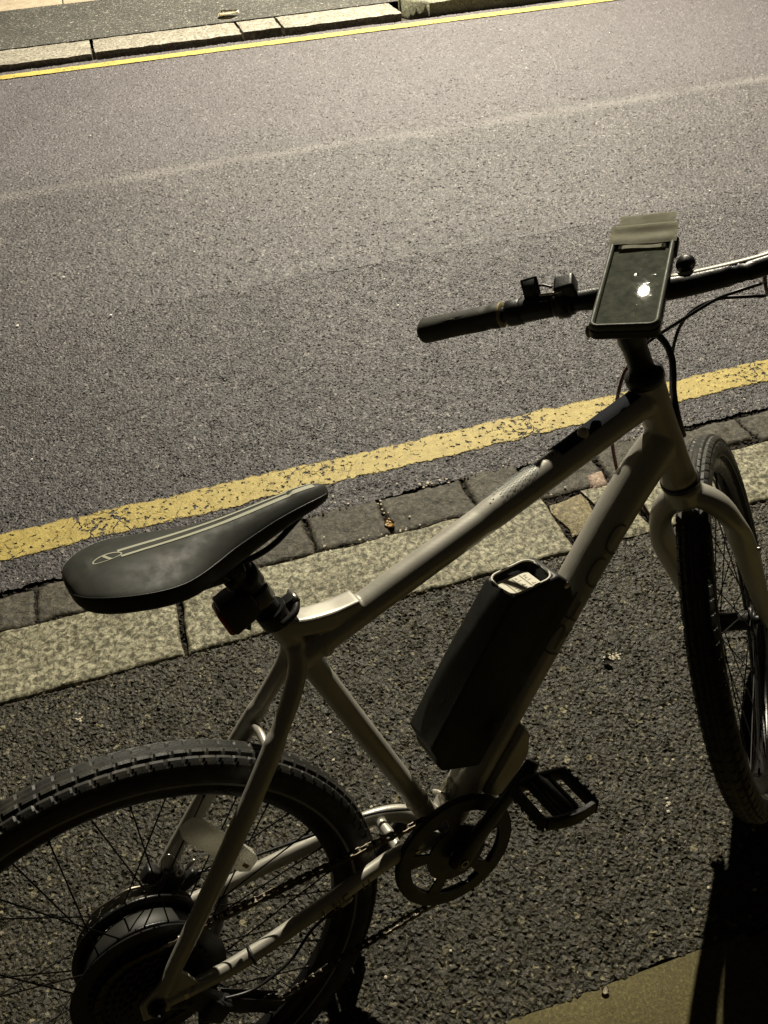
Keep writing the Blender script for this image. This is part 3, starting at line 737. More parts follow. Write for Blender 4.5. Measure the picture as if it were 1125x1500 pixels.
# ---- fork
bm = bmesh.new()
tube(bm, smoothpath([(.046, .054, -.592, .010, .012), (.040, .054, -.54, .0115, .014), (.026, .056, -.45, .013, .017), (.012, .0575, -.36, .0145, .0195), (.003, .054, -.295, .016, .0205), (0, .042, -.252, .0175, .0205), (0, .021, -.2275, .019, .0205), (0, 0, -.2205, .020, .0215),
                     (0, -.021, -.2275, .019, .0205), (0, -.042, -.252, .0175, .0205), (.003, -.054, -.295, .016, .0205), (.012, -.0575, -.36, .0145, .0195), (.026, -.056, -.45, .013, .017), (.040, -.054, -.54, .0115, .014), (.046, -.054, -.592, .010, .012)], 8), 24, side=(0, 0, 1), X=SX)
lathe(bm, [(0, -.2350), (.022, -.2350), (.0265, -.226), (.0275, -.205), (.026, -.197), (0, -.196)], (0, 0, 0), (0, 0, 1), 36, X=SX)
for s in (-1, 1): prism(bm, [(.034, -.575), (.062, -.575), (.064, -.602), (.05, -.610), (.034, -.602)], s * .0500, s * .0565, .0015, f=lambda v: SX @ v)
fork = part('fork', bm, M['paint'])
r = fork.modifiers.new('fuse', 'REMESH'); r.mode = 'VOXEL'; r.voxel_size = .0019; r.use_smooth_shade = True
s_ = fork.modifiers.new('soft', 'SMOOTH'); s_.factor = .5; s_.iterations = 5
bm = bmesh.new(); lathe(bm, [(0, -.001), (.0035, -.001), (.0035, .001), (0, .001)], (-.0185, -.012, -.228), (1, 0, 0), 12, X=SX); part('rivet', bm, M['decal_dark'], fork)
bm = bmesh.new(); lathe(bm, [(0, 0), (.004, 0), (.004, .008), (0, .009)], (.016, -.072, -.375), (0, -1, 0), 12, X=SX); part('mount_bolt', bm, M['steel'], fork)

# ---- wheels
def wheel(name, X, hub):
    R, tr = .3421, .0255; rc = R - tr
    # tyre: carcass with real tread blocks
    bm = bmesh.new(); per = 100; sub = 8; N = per * sub; Mn = 44
    rings = []
    for i in range(N):
        th = 2 * pi * i / N; ring = []
        for j in range(Mn):
            ph = 2 * pi * j / Mn; deg = math.degrees(math.atan2(sin(ph), cos(ph)))   # 0 = outermost
            ad = abs(deg); sgn = 1 if deg >= 0 else -1
            k = (i / sub + ad * .012 * 1.0) ; fr_ = k % 1; k2 = (k + .5) % 1
            h = 0
            if ad < 5: h = .0016
            elif ad < 9: h = .0
            elif ad < 27: h = 0 if fr_ < .15 else .0029
            elif ad < 33: h = .0
            elif ad < 58: h = 0 if k2 < .18 else .0032
            elif ad < 66: h = 0
            elif ad < 78: h = .0010 if (int(k) % 2) else 0
            rr = tr + h
            fl = 1 if ad < 110 else max(.62, 1 - (ad - 110) / 150)
            rad = rc + cos(ph) * rr * (1 if ad < 90 else 1.05); ax = sin(ph) * rr * fl
            ring.append(bm.verts.new(X @ Vector((cos(th) * rad, ax, sin(th) * rad))))
        rings.append(ring)
    for i in range(N):
        a, b = rings[i], rings[(i + 1) % N]
        for j in range(Mn): bm.faces.new((a[j], a[(j + 1) % Mn], b[(j + 1) % Mn], b[j]))
    # rim first: it is the part that carries the rest
    rb = bmesh.new()
    lathe(rb, [(.2985, -.0150), (.2985, -.0128), (.287, -.0120), (.287, .0120), (.2985, .0128), (.2985, .0150), (.2900, .0152), (.2800, .0125), (.2735, .0070), (.2725, 0), (.2735, -.0070), (.2800, -.0125), (.2900, -.0152)], (0, 0, 0), (0, 1, 0), 180, X=X, closed=True)
    rim = part(name, rb, M['rim'], auto=35)
    link('tyre', _z(bm), M['rubber'], rim, auto=30)
    for s in (-1, 1):
        b = bmesh.new(); lathe(b, [(rc - .0128, s * (tr * .902)), (rc - .0166, s * (tr * .86 + .0008))], (0, 0, 0), (0, 1, 0), 180, X=X); link('sidewall_stripe', _z(b), M['tstripe'], rim)
    # spokes
    n = hub['n']
    for i in range(n):
        s = 1 if i % 2 else -1; a = 2 * pi * i / n; g = 1 if (i // 2) % 2 else -1
        a2 = a + g * hub['cross']
        p0 = Vector((cos(a2) * hub['rf'], s * hub['w'], sin(a2) * hub['rf'])); p1 = Vector((cos(a) * .276, s * .002, sin(a) * .276))
        b = tube(bmesh.new(), [(*p0, .0011), (*(p0 + (p1 - p0) * .95), .0011), (*(p0 + (p1 - p0) * .951), .0020), (*p1, .0020)], 6, X=X)
        link('spoke', _z(b), M['spoke'], rim)
    return rim
def _z(bm):
    for v in bm.verts: v.co.z += ZB
    return bm
def rotor(X, y, r, parent, name='brake_disc'):
    b = bmesh.new(); seg = 144
    # braking band with drilled holes: quads left out of a fine grid
    N = 200; rr = [r, r - .0035, r - .0065, r - .0095, r - .0125, r - .016]
    V = {}
    for si, yy in enumerate((y - .0009, y + .0009)):
        for j, q in enumerate(rr):
            for i in range(N):
                wob = .0012 * sin(i / N * 2 * pi * 10) if j in (0, 5) else 0
                a = 2 * pi * i / N; V[si, j, i] = b.verts.new(X @ Vector((cos(a) * (q + wob), yy, sin(a) * (q + wob))))
    for si in (0, 1):
        for j in range(5):
            for i in range(N):
                hole = (j == 1 and i % 10 in (0, 1, 2)) or (j == 3 and i % 10 in (5, 6, 7)) or (j == 2 and i % 20 in (3, 4))
                if hole: continue
                k = (i + 1) % N; b.faces.new((V[si, j, i], V[si, j, k], V[si, j + 1, k], V[si, j + 1, i]))
    for j in (0, 5):
        for i in range(N):
            k = (i + 1) % N; b.faces.new((V[0, j, i], V[0, j, k], V[1, j, k], V[1, j, i]))
    for k in range(6):
        a = 2 * pi * k / 6; a1 = a + .55
        tube(b, [(cos(a) * .022, y, sin(a) * .022, .001, .004), (cos(a1) * (r - .014), y, sin(a1) * (r - .014), .001, .004)], 6, side=(0, 1, 0), X=X)
    lathe(b, [(.012, y - .001), (.026, y - .001), (.026, y + .001), (.012, y + .001)], (0, 0, 0), (0, 1, 0), 32, X=X)
    return link(name, _z(b), M['disc'], parent, smooth=False)
RX = Matrix.Rotation(radians(4), 4, 'Y')
rw = wheel('rear_wheel', RX, dict(n=36, rf=.080, w=.026, cross=.42))
fw = wheel('front_wheel', FRONT, dict(n=32, rf=.024, w=.030, cross=1.15))
bm = bmesh.new(); lathe(bm, [(0, -.048), (.0085, -.048), (.0085, -.036), (.016, -.035), (.0165, -.033), (.028, -.032), (.028, -.028), (.0185, -.026), (.017, -.01), (.017, .01), (.0185, .026), (.028, .028), (.028, .032), (.0165, .034), (.0085, .036), (.0085, .048), (0, .048)], (0, 0, 0), (0, 1, 0), 36, X=FRONT)
link('hub', _z(bm), M['satin'], fw, auto=40)
for s in (-1, 1):
    bm = bmesh.new(); lathe(bm, [(0, s * .057), (.0095, s * .057), (.0095, s * .0625), (.006, s * .064), (.006, s * .070), (.0035, s * .0725), (0, s * .0725)], (0, 0, 0), (0, 1, 0), 18, X=FRONT); link('axle_nut', _z(bm), M['steel'], fw, auto=40)
rotor(FRONT, .040, .080, fw)
# rear motor hub: pale cast shell between two black flanges
bm = bmesh.new(); lathe(bm, [(0, -.022), (.055, -.022), (.072, -.019), (.077, -.012), (.0775, 0), (.077, .012), (.072, .018), (.055, .03), (0, .034)], seg=72); hubm = link('motor_hub', _z(bm), M['motor'], rw, auto=40)
for y in (-.024, .021):
    bm = bmesh.new(); lathe(bm, [(.072, y - .0025), (.0895, y - .0022), (.0910, y), (.0895, y + .0022), (.072, y + .0025)], seg=90, closed=True); link('motor_flange', _z(bm), M['satin'], rw)
for k in range(5):
    a = .5 + k * 2 * pi / 5
    bm = bmesh.new(); tube(bm, [(cos(a) * .018, .033, sin(a) * .018, .004, .010), (cos(a) * .05, .031, sin(a) * .05, .003, .007), (cos(a) * .088, .024, sin(a) * .088, .003, .007)], 10); link('motor_rib', _z(bm), M['satin'], rw)
rotor(Matrix(), .052, .080, rw)
# sprockets and guard disc
bm = bmesh.new(); lathe(bm, [(.018, -.0375), (.1000, -.0375), (.1005, -.0385), (.1000, -.0395), (.018, -.0395)], seg=96, closed=True); link('spoke_guard', _z(bm), M['black'], rw, auto=30)
for i, rr in enumerate((.076, .066, .057, .049, .042, .036, .030)):
    y = -.0425 - i * .0037; bm = bmesh.new(); teeth = int(rr * 2 * pi / .0127); prof = []
    n = teeth * 4; vs = []
    for yy in (y - .001, y + .001):
        vs.append([bm.verts.new((cos(2 * pi * k / n) * (rr + (.0026 if k % 4 in (1, 2) else -.0014)), yy, sin(2 * pi * k / n) * (rr + (.0026 if k % 4 in (1, 2) else -.0014)))) for k in range(n)])
    bm.faces.new(vs[0]); bm.faces.new(vs[1][::-1])
    for k in range(n): bm.faces.new((vs[0][k], vs[0][(k + 1) % n], vs[1][(k + 1) % n], vs[1][k]))
    link('sprocket', _z(bm), M['black'], rw, smooth=False)
for s, y0 in ((-1, -.0715), (1, .0715)):
    bm = bmesh.new(); lathe(bm, [(0, y0), (.0115, y0), (.012, y0 + s * .003), (.009, y0 + s * .004), (.009, y0 + s * .010), (.0055, y0 + s * .0125), (.0045, y0 + s * .018), (0, y0 + s * .018)], seg=24); link('axle_nut', _z(bm), M['satin'], rw, auto=30)
# bright split washer blades by the derailleur hanger
bm = bmesh.new()
for a, L in ((.1, .018), (1.9, .012), (-1.3, .012)):
    b2 = bmesh.new(); vs = [b2.verts.new(q) for q in ((0, 0, 0), (L * .5, 0, .0035), (L, 0, .001), (L * .5, 0, -.0035))]; b2.faces.new(vs); bmesh.ops.solidify(b2, geom=list(b2.faces), thickness=.001)
    b2.transform(Matrix.Translation((.035, -.078, .004)) @ Matrix.Rotation(-a, 4, 'Y') @ Matrix.Translation((.002, 0, 0)) @ Matrix.Rotation(radians(-50), 4, 'X')); merge(bm, b2)
part('hanger_clip', bm, M['steel'], smooth=False)
# wheel reflector clipped to spokes
bm = bmesh.new()
prism(bm, [(-.062, -.008), (-.050, -.0145), (.050, -.0145), (.062, -.008), (.058, .010), (.046, .0145), (-.046, .0145), (-.058, .010)], -.006, .006, .003)
Rr = Matrix.Translation((.1445, -.020, .150)) @ Matrix.Rotation(radians(64.5), 4, 'Y') @ Matrix.Diagonal((1.1, 1, 1.1, 1))
bm.transform(Rr)
link('reflector', _z(bm), M['reflector'], rw, auto=40)
bm = bmesh.new(); box(bm, (.1640, -.0270, .102), (.010, .002, .005), Matrix.Rotation(radians(64), 3, 'Y'), .0005); link('amber_glint', _z(bm), M['gold'], rw)

# ---- brake caliper, left side of the rear wheel
bm = bmesh.new()
box(bm, (.060, .055, .052), (.052, .026, .034), Matrix.Rotation(radians(-48), 3, 'Y'), .006, 3)
box(bm, (.078, .060, .030), (.050, .012, .022), Matrix.Rotation(radians(-20), 3, 'Y'), .004, 2)
box(bm, (.045, .058, .080), (.022, .018, .02), Matrix.Rotation(radians(-40), 3, 'Y'), .004, 2)
cal = part('brake_caliper', bm, M['black'])
bm = bmesh.new(); lathe(bm, [(.0025, 0), (.0055, 0), (.0055, .007), (.0025, .007), (.0025, .003)], (.080, .045, .072), (.1, -.8, .6), 16); part('bolt', bm, M['steel'], cal); bm = bmesh.new()
lathe(bm, [(0, 0), (.003, 0), (.003, .02), (0, .02)], (.09, .05, .066), (.7, -.2, .5), 10); part('bolt', bm, M['steel'], cal)
bm = tube(bmesh.new(), smoothpath([(.06, .05, .085, .0011), (.068, .048, .105, .0011), (.080, .045, .108, .0011), (.084, .045, .085, .0011), (.080, .045, .07, .0011)], 6), 8); part('spring_wire', bm, M['steel'], cal)
cable([(.43, .02, -.02), (.36, .03, .008), (.26, .045, .012), (.16, .058, .02), (.10, .058, .04)], .0024)

# ---- kickstand on the left
bm = tube(bmesh.new(), smoothpath([(.118, .066, -.022, .010, .012), (.108, .080, -.08, .0085, .010), (.075, .125, -.19, .0075, .009), (.048, .166, -.276, .0075, .009)], 6), 14)
box(bm, (.122, .066, -.02), (.035, .012, .03), None, .004, 2)
ks = part('kickstand', bm, M['satin'])
bm = bmesh.new(); lathe(bm, [(0, -.004), (.009, -.003), (.011, .003), (.0105, .014), (0, .018)], (.0465, .170, -.2855), (.1, -.3, .95), 16); part('rubber_foot', bm, M['rubber'], ks)

# ---- cranks, chain guard, pedals
bm = bmesh.new()
def ringwin(bm, y0, y1, R0, R1, n, halfdeg, rin=.030):
    """disc with n windows"""
    segs = 120; rr = [R0, R1, .078, .050, rin, .010]
    V = {}
    for s, y in enumerate((y0, y1)):
        for j, q in enumerate(rr):
            for i in range(segs):
                a = 2 * pi * i / segs; V[s, j, i] = bm.verts.new(BBp + Vector((cos(a) * q, y, sin(a) * q)))
    def solid(j, i):
        if j in (2,):
            a = (i + .5) / segs * n % 1
            return abs(a - .5) > halfdeg
        return True
    for j in range(5):
        for i in range(segs):
            k = (i + 1) % segs
            if solid(j, i):
                for s in (0, 1): bm.faces.new((V[s, j, i], V[s, j, k], V[s, j + 1, k], V[s, j + 1, i]))
                for (jj, ok) in ((j, j == 0 or not solid(j - 1, i)), (j + 1, j == 4 or not solid(j + 1, i))):
                    if ok: bm.faces.new((V[0, jj, i], V[0, jj, k], V[1, jj, k], V[1, jj, i]))
                for di in (-1, 1):
                    if not solid(j, (i + di) % segs):
                        e = i if di == -1 else k; bm.faces.new((V[0, j, e], V[0, j + 1, e], V[1, j + 1, e], V[1, j, e]))
ringwin(bm, -.0500, -.0535, .0985, .090, 5, .36)
bmesh.ops.transform(bm, matrix=Matrix.Translation(BBp) @ Matrix.Rotation(radians(-13), 4, 'Y') @ Matrix.Translation(-BBp), verts=bm.verts)
lathe(bm, [(.090, -.0525), (.0985, -.0525), (.1005, -.050), (.1005, -.044), (.0985, -.0425), (.0975, -.044), (.0975, -.049)], BBp, seg=120, closed=True)
cg = part('chain_guard', bm, M['black'], auto=35)
bm = bmesh.new(); n = 44 * 4; vs = []
for yy in (-.0435, -.0465):
    vs.append(([bm.verts.new(BBp + Vector((cos(2 * pi * k / n) * (.0885 + (.003 if k % 4 in (1, 2) else -.0015)), yy, sin(2 * pi * k / n) * (.0885 + (.003 if k % 4 in (1, 2) else -.0015))))) for k in range(n)],
               [bm.verts.new(BBp + Vector((cos(2 * pi * k / n) * .078, yy, sin(2 * pi * k / n) * .078))) for k in range(n)]))
for k in range(n):
    j = (k + 1) % n
    for o_, i_ in vs: bm.faces.new((o_[k], o_[j], i_[j], i_[k]))
    bm.faces.new((vs[0][0][k], vs[0][0][j], vs[1][0][j], vs[1][0][k])); bm.faces.new((vs[0][1][k], vs[0][1][j], vs[1][1][j], vs[1][1][k]))
part('chainring', bm, M['satin'], smooth=False)
def crank(s, ang):
    c, sn = cos(ang), sin(ang); y = s * .066
    e = Vector((c, 0, sn)); E = BBp + e * .170 + Vector((0, s * .074, 0))
    p0 = BBp + Vector((0, y, 0))
    bm = tube(bmesh.new(), smoothpath([(*(p0 - e * .015), .008, .014), (*(p0 + e * .0), .0095, .0185), (*(p0 + e * .03), .008, .0165), (*(p0 + e * .10 + Vector((0, s * .004, 0))), .0068, .0125), (*(E - e * .01), .0072, .0125), (*(E + e * .012), .0068, .012), (*(E + e * .016), .004, .008)], 5), 20, side=(0, 1, 0), sq=.7)
    cr = part('crank_arm', bm, M['satin'])
    bm = bmesh.new(); lathe(bm, [(.0045, 0), (.0062, 0), (.0062, .0015), (.0045, .0015)], p0 + Vector((0, s * .0098, 0)), (0, s, 0), 16, closed=True); part('crank_bolt', bm, M['steel'], cr)
    # pedal
    tiltv = radians(-14 if s < 0 else 100); ex = Vector((cos(tiltv), 0, sin(tiltv))); ez = Vector((-sin(tiltv), 0, cos(tiltv)))
    PX = Matrix.Translation(E) @ Matrix((ex, (0, s, 0), ez)).transposed().to_4x4()
    bm = bmesh.new()
    lathe(bm, [(0, .004), (.0065, .004), (.0065, .016), (.0105, .018), (.0105, .030), (.0125, .034), (.0125, .092), (.009, .1), (0, .102)], seg=20, X=PX)
    for yy, w in ((.026, .047), (.098, .040)):
        tube(bm, smoothpath([(-w, yy, 0, .0045, .010), (-w * .5, yy + (.004 if yy > .05 else -.003), 0, .0045, .010), (0, yy + (.006 if yy > .05 else -.004), 0, .0045, .011), (w * .5, yy + (.004 if yy > .05 else -.003), 0, .0045, .010), (w, yy, 0, .0045, .010)], 4), 12, X=PX, sq=.5)
    for sx in (-1, 1):
        box(bm, (sx * .0455, .062, 0), (.0035, .078, .021), None, .001, 1, PX)
        box(bm, (sx * .0415, .062, 0), (.007, .072, .016), None, .002, 1, PX)
        for yy in (.036, .054, .072, .090): box(bm, (sx * .0465, yy, .0105), (.0025, .004, .006), None, 0, 1, PX)
        for yy in (.036, .054, .072, .090): box(bm, (sx * .0465, yy, -.0105), (.0025, .004, .006), None, 0, 1, PX)
    for sx in (-1, 1): box(bm, (sx * .016, .062, 0), (.007, .070, .014), None, .0015, 1, PX)
    pd = part('pedal', bm, M['black'], auto=40)
    return cr
crank(-1, radians(41.5)); crank(1, radians(221.5))
bm = bmesh.new(); box(bm, (BBp.x + cos(2.25) * .095, -.054, BBp.z + sin(2.25) * .062), (.008, .002, .004), None, .0005); part('guard_screw', bm, M['steel'], cg)

# ---- chain: alternate link plates along a closed path
def chain():
    yc = -.0455; cr_, cog = .0895, .0700
    pts = []
    A0, A1 = math.radians(98), math.radians(-100)
    for i in range(24):
        a = A0 + (A1 - A0) * i / 23; pts.append((BBp.x + cos(a) * cr_, BBp.z + sin(a) * cr_))
    j1 = (.125, -.148); j2 = (.060, -.085)
    pts += [(.25, -.1500), (.16, -.1585)]
    for a in (-70, -110, -150, -190): pts.append((j1[0] + cos(radians(a)) * .0165, j1[1] + sin(radians(a)) * .0165))
    for a in (-40, 0, 40): pts.append((j2[0] - .004 + cos(radians(a)) * .016, j2[1] + sin(radians(a)) * .016))
    for i in range(16):
        a = radians(-75 - i * 12.5); pts.append((cos(a) * cog, sin(a) * cog))
    pts.append(pts[0])
    # resample at half pitch
    pitch = .0127; out = []; acc = 0; L = 0
    segs_ = [(Vector(a), Vector(b)) for a, b in zip(pts, pts[1:])]
    tot = sum((b - a).length for a, b in segs_); n = int(tot / pitch / 2) * 2; pitch = tot / n
    k = 0; d = 0
    for a, b in segs_:
        l = (b - a).length
        while k * pitch < d + l and k < n: out.append(a + (b - a) * ((k * pitch - d) / l)); k += 1
        d += l
    bm = bmesh.new()
    for i in range(len(out)):
        a, b = out[i], out[(i + 1) % len(out)]; t = (b - a).normalized(); nn = Vector((-t.y, t.x)); w = .0036 if i % 2 else .0026
        for s in (-1, 1):
            y = yc + s * w; prof = []
            for q, rr in ((a - t * .0035, .0028), (a, .0040), (a + (b - a) * .5, .0028), (b, .0040), (b + t * .0035, .0028)): prof.append((q, rr))
            up = [bm.verts.new((q.x + nn.x * r_, y, q.y + nn.y * r_)) for q, r_ in prof]; dn = [bm.verts.new((q.x - nn.x * r_, y, q.y - nn.y * r_)) for q, r_ in prof]
            up2 = [bm.verts.new((v.co.x, y + s * .0010, v.co.z)) for v in up]; dn2 = [bm.verts.new((v.co.x, y + s * .0010, v.co.z)) for v in dn]
            for p in range(4):
                bm.faces.new((up[p], up[p + 1], dn[p + 1], dn[p])); bm.faces.new((up2[p], up2[p + 1], dn2[p + 1], dn2[p]))
                bm.faces.new((up[p], up[p + 1], up2[p + 1], up2[p])); bm.faces.new((dn[p], dn[p + 1], dn2[p + 1], dn2[p]))
        lathe(bm, [(0, -.0052), (.0030, -.0050), (.0038, -.0026), (.0038, .0026), (.0030, .0050), (0, .0052)], (a.x, yc, a.y), seg=8)
    part('chain', bm, M['chain'], auto=40)
    for (x, z) in (j1, j2):
        bm = bmesh.new(); n = 44; vs = []
        for yy in (yc - .001, yc + .001): vs.append([bm.verts.new((x + cos(2 * pi * q / n) * (.0125 + (.002 if q % 4 in (1, 2) else 0)), yy, z + sin(2 * pi * q / n) * (.0125 + (.002 if q % 4 in (1, 2) else 0)))) for q in range(n)])
        bm.faces.new(vs[0]); bm.faces.new(vs[1])
        for q in range(n): bm.faces.new((vs[0][q], vs[0][(q + 1) % n], vs[1][(q + 1) % n], vs[1][q]))
        link('jockey_wheel', _z(bm), M['black'], der, smooth=False)
bm = bmesh.new()
for y in (-.0535, -.0375): tube(bm, [(.135, y, -.158, .001, .010), (.095, y, -.120, .001, .013), (.052, y, -.072, .001, .011)], 12, side=(0, 1, 0))
box(bm, (.045, -.062, -.035), (.030, .018, .060), Matrix.Rotation(radians(-25), 3, 'Y'), .005, 3)
box(bm, (.060, -.066, -.070), (.034, .024, .036), Matrix.Rotation(radians(-40), 3, 'Y'), .006, 3)
tube(bm, [(.018, -.070, -.012, .004, .009), (.038, -.070, -.030, .004, .010)], 12)
der = part('derailleur', bm, M['black'])
chain()
cable([(.075, -.068, -.060), (.115, -.070, -.072), (.170, -.068, -.062), (.215, -.062, -.034), (.26, -.056, -.028)], .0022)
bm = bmesh.new(); lathe(bm, [(0, 0), (.0045, 0), (.0045, .016), (.003, .02), (0, .02)], (.262, -.056, -.028), (1, .1, .1), 12); part('cable_end', bm, M['steel'])
for x, y, z in ((.118, -.063, -.016), ):
    bm = bmesh.new(); lathe(bm, [(.0125, -.002), (.0140, -.002), (.0140, .002), (.0125, .002)], (x + .01, y, z), (1, .05, 0), 24, closed=True); part('cable_tie', bm, M['black'], fr)

# ---- battery on the down tube
Uv = Vector((.6555, 0, .755)); Vv = Vector((-.755, 0, .6555))
def uvf(v): return BBp + Uv * v.x + Vv * v.z + Vector((0, v.y, 0))
bm = bmesh.new()
prof = [(.140, .030), (.118, .088), (.127, .104), (.137, .110), (.150, .1305), (.270, .1335), (.397, .1310), (.4500, .0720), (.4460, .045), (.424, .024)]
b2 = bmesh.new(); nP = len(prof); ys = [(-.0385, 0), (-.0385, 0)]
# cross-section: widest low down, shoulders drawn in at the top
L0 = [b2.verts.new((u, -1, v)) for u, v in prof]; L1 = [b2.verts.new((u, 1, v)) for u, v in prof]
b2.faces.new(L0); b2.faces.new(L1[::-1])
for i in range(nP): b2.faces.new((L0[i], L0[(i + 1) % nP], L1[(i + 1) % nP], L1[i]))
bmesh.ops.bisect_plane(b2, geom=list(b2.verts) + list(b2.edges) + list(b2.faces), plane_co=(0, 0, .055), plane_no=(0, 0, 1))
for v in b2.verts:
    w = .0385 if v.co.z < .06 else .0385 - (v.co.z - .06) * .055
    if v.co.x > .41: w -= (v.co.x - .41) * .12
    if v.co.x < .15: w -= (.15 - v.co.x) * .15
    v.co.y *= w
bmesh.ops.recalc_face_normals(b2, faces=b2.faces)
bmesh.ops.bevel(b2, geom=list(b2.edges), offset=.0055, segments=4, affect='EDGES', profile=.5, clamp_overlap=True)
merge(bm, b2)
for v in bm.verts: v.co = uvf(v.co)
for v in bm.verts: v.co.z += ZB
bat = link('battery', bm, M['batt'], bike, auto=40)
# recess cut into the sloping upper end
sl0 = Vector((.397, 0, .1310)); sl1 = Vector((.4500, 0, .0720)); sd = (sl1 - sl0).normalized(); sn_ = Vector((-sd.z, 0, sd.x)); 
if sn_.x < 0: sn_ = -sn_
def rrect(a0, a1, hw, r, n=6, hw0=None):
    pts = []
    for cx_, cy_, st in ((a1 - r, hw - r, 0), (a0 + r, (hw0 or hw) - r, 90), (a0 + r, -(hw0 or hw) + r, 180), (a1 - r, -hw + r, 270)):
        for i in range(n + 1):
            t = radians(st + 90 * i / n); pts.append((cx_ + cos(t) * r, cy_ + sin(t) * r))
    return pts
loop = rrect(.003, .074, .0305, .015, 6)
bc = bmesh.new(); rows = []
for dpt in (-.024, .030):
    rows.append([bc.verts.new(uvf(sl0 + sd * (a - .002) + Vector((0, b, 0)) + sn_ * dpt)) for a, b in loop])
bc.faces.new(rows[0]); bc.faces.new(rows[1][::-1])
for i in range(len(loop)): bc.faces.new((rows[0][i], rows[0][(i + 1) % len(loop)], rows[1][(i + 1) % len(loop)], rows[1][i]))
bmesh.ops.recalc_face_normals(bc, faces=bc.faces)
cutter = link('cutter', _z(bc), M['batt'], bike)
mod = bat.modifiers.new('recess', 'BOOLEAN'); mod.operation = 'DIFFERENCE'; mod.object = cutter; mod.solver = 'EXACT'
bpy.context.view_layer.update()
me2 = bpy.data.meshes.new_from_object(bat.evaluated_get(bpy.context.evaluated_depsgraph_get()))
bat.modifiers.clear(); bat.data = me2; bpy.data.objects.remove(cutter)
# pale rim round the recess
bm = bmesh.new(); P = [uvf(sl0 + sd * (a - .002) + Vector((0, b, 0)) + sn_ * .0008) for a, b in loop]
k0 = len(P)
pth = [(*P[i % k0], .0013) for i in range(k0 + 1)]
sel = [p for p in pth[:]]
tube(bm, [(*p[:3], .0017) for p in sel], 8, cap=False); link('recess_rim', _z(bm), mat('pale_edge', (.50, .48, .40), .4), bat)
# label on the recess floor
bm = bmesh.new(); lp = rrect(.003, .060, .0265, .010, 4)
fl = [bm.verts.new(uvf(sl0 + sd * a + Vector((0, b, 0)) + sn_ * -.0120)) for a, b in lp]; bm.faces.new(fl)
fl2 = [bm.verts.new(uvf(sl0 + sd * a + Vector((0, b, 0)) + sn_ * -.0235)) for a, b in lp]
for i in range(len(fl)): bm.faces.new((fl[i], fl[(i + 1) % len(fl)], fl2[(i + 1) % len(fl)], fl2[i]))
lab = link('label', _z(bm), M['white'], bat, smooth=False)
bm = bmesh.new()
def inkline(a0, b0, a1, b1, w):
    d = Vector((a1 - a0, b1 - b0)).normalized(); nn = Vector((-d.y, d.x)) * w / 2
    bm.faces.new([bm.verts.new(uvf(sl0 + sd * q.x + Vector((0, q.y, 0)) + sn_ * -.0116)) for q in (Vector((a0, b0)) + nn, Vector((a1, b1)) + nn, Vector((a1, b1)) - nn, Vector((a0, b0)) - nn)])
for i in range(3):
    a = .020 + i * .013; inkline(a, -.019, a, .019, .0016)
    for j in range(6):
        b = -.016 + j * .006
        if (i * 7 + j * 3) % 4: inkline(a + .0025, b, a + .0065 + .002 * ((i + j) % 2), b, .0012)
        if (i + j) % 3 == 0: inkline(a + .0045, b + .001, a + .0045, b + .0040, .0012)
link('printed_text', _z(bm), M['ink'], lab, smooth=False)
bm = bmesh.new()      # small faint marking low on the top face
for i in range(5):
    b2 = box(bmesh.new(), (.20 + i * .009, -.010 + .001 * (i % 2), .1327), (.0052, .0011 + .0006 * (i % 3), .0006))
    for v in b2.verts: v.co = uvf(v.co)
    merge(bm, b2)
link('marking', _z(bm), mat('marking_grey', (.06, .06, .052), .6), bat, smooth=False)
for yy in (-.0385,):
    b2 = box(bmesh.new(), (.205, yy + .0004, .045), (.022, .0016, .014), None, .0007, 2)
    for v in b2.verts: v.co = uvf(v.co)
    link('port_cover', _z(b2), M['black'], bat)
# mounting cradle between battery and tube, controller under the tube foot
bm = bmesh.new(); prism(bm, [(.135, .020), (.430, .020), (.436, .040), (.128, .040)], -.026, .026, .004, f=uvf); part('battery_cradle', bm, M['black'])
bm = bmesh.new(); lathe(bm, [(0, -.004), (.0055, -.004), (.006, 0), (.004, .002), (0, .002)], uvf(Vector((.440, -.033, .050))), (0, -1, 0), 18); part('lock', bm, M['steel'], bat)
bm = bmesh.new(); prism(bm, [(.085, -.020), (.215, -.020), (.205, -.045), (.170, -.066), (.10, -.066), (.085, -.045)], -.030, .030, .009, 4, f=uvf); part('controller_cover', bm, M['paint'], auto=50)

# ---- seat post, clamp, light
sdv = Vector((-.2904, 0, .9569)); C0 = Vector((.300, 0, .4375))
def st_(t, r): p = C0 + sdv * t; return (*p, r)
bm = tube(bmesh.new(), [st_(-.03, .0145), st_(.06, .0145), st_(.0605, .0152), st_(.085, .0150)], 32)
post = part('seatpost', bm, M['black'])
bm = bmesh.new()
lathe(bm, [(.014, .022), (.0168, .022), (.0172, .024), (.0172, .040), (.0168, .042), (.014, .042)], C0, sdv, 36, closed=True); part('tape_band', bm, mat('clear_tape', (.12, .115, .09), .25, 0, .6), post)
bm = bmesh.new(); lathe(bm, [(.0145, .050), (.0182, .050), (.0182, .072), (.0145, .072)], C0, sdv, 36, closed=True); part('light_bracket', bm, M['black'], post)
bm = bmesh.new()
lathe(bm, [(.0150, -.014), (.0198, -.014), (.0205, -.011), (.0205, .004), (.0198, .007), (.0150, .007)], C0, sdv, 40, closed=True)
box(bm, C0 + Vector((.024, 0, .003)), (.016, .018, .018), Matrix.Rotation(radians(-17), 3, 'Y'), .003, 2)
clamp = part('seat_clamp', bm, M['satin'], auto=40)
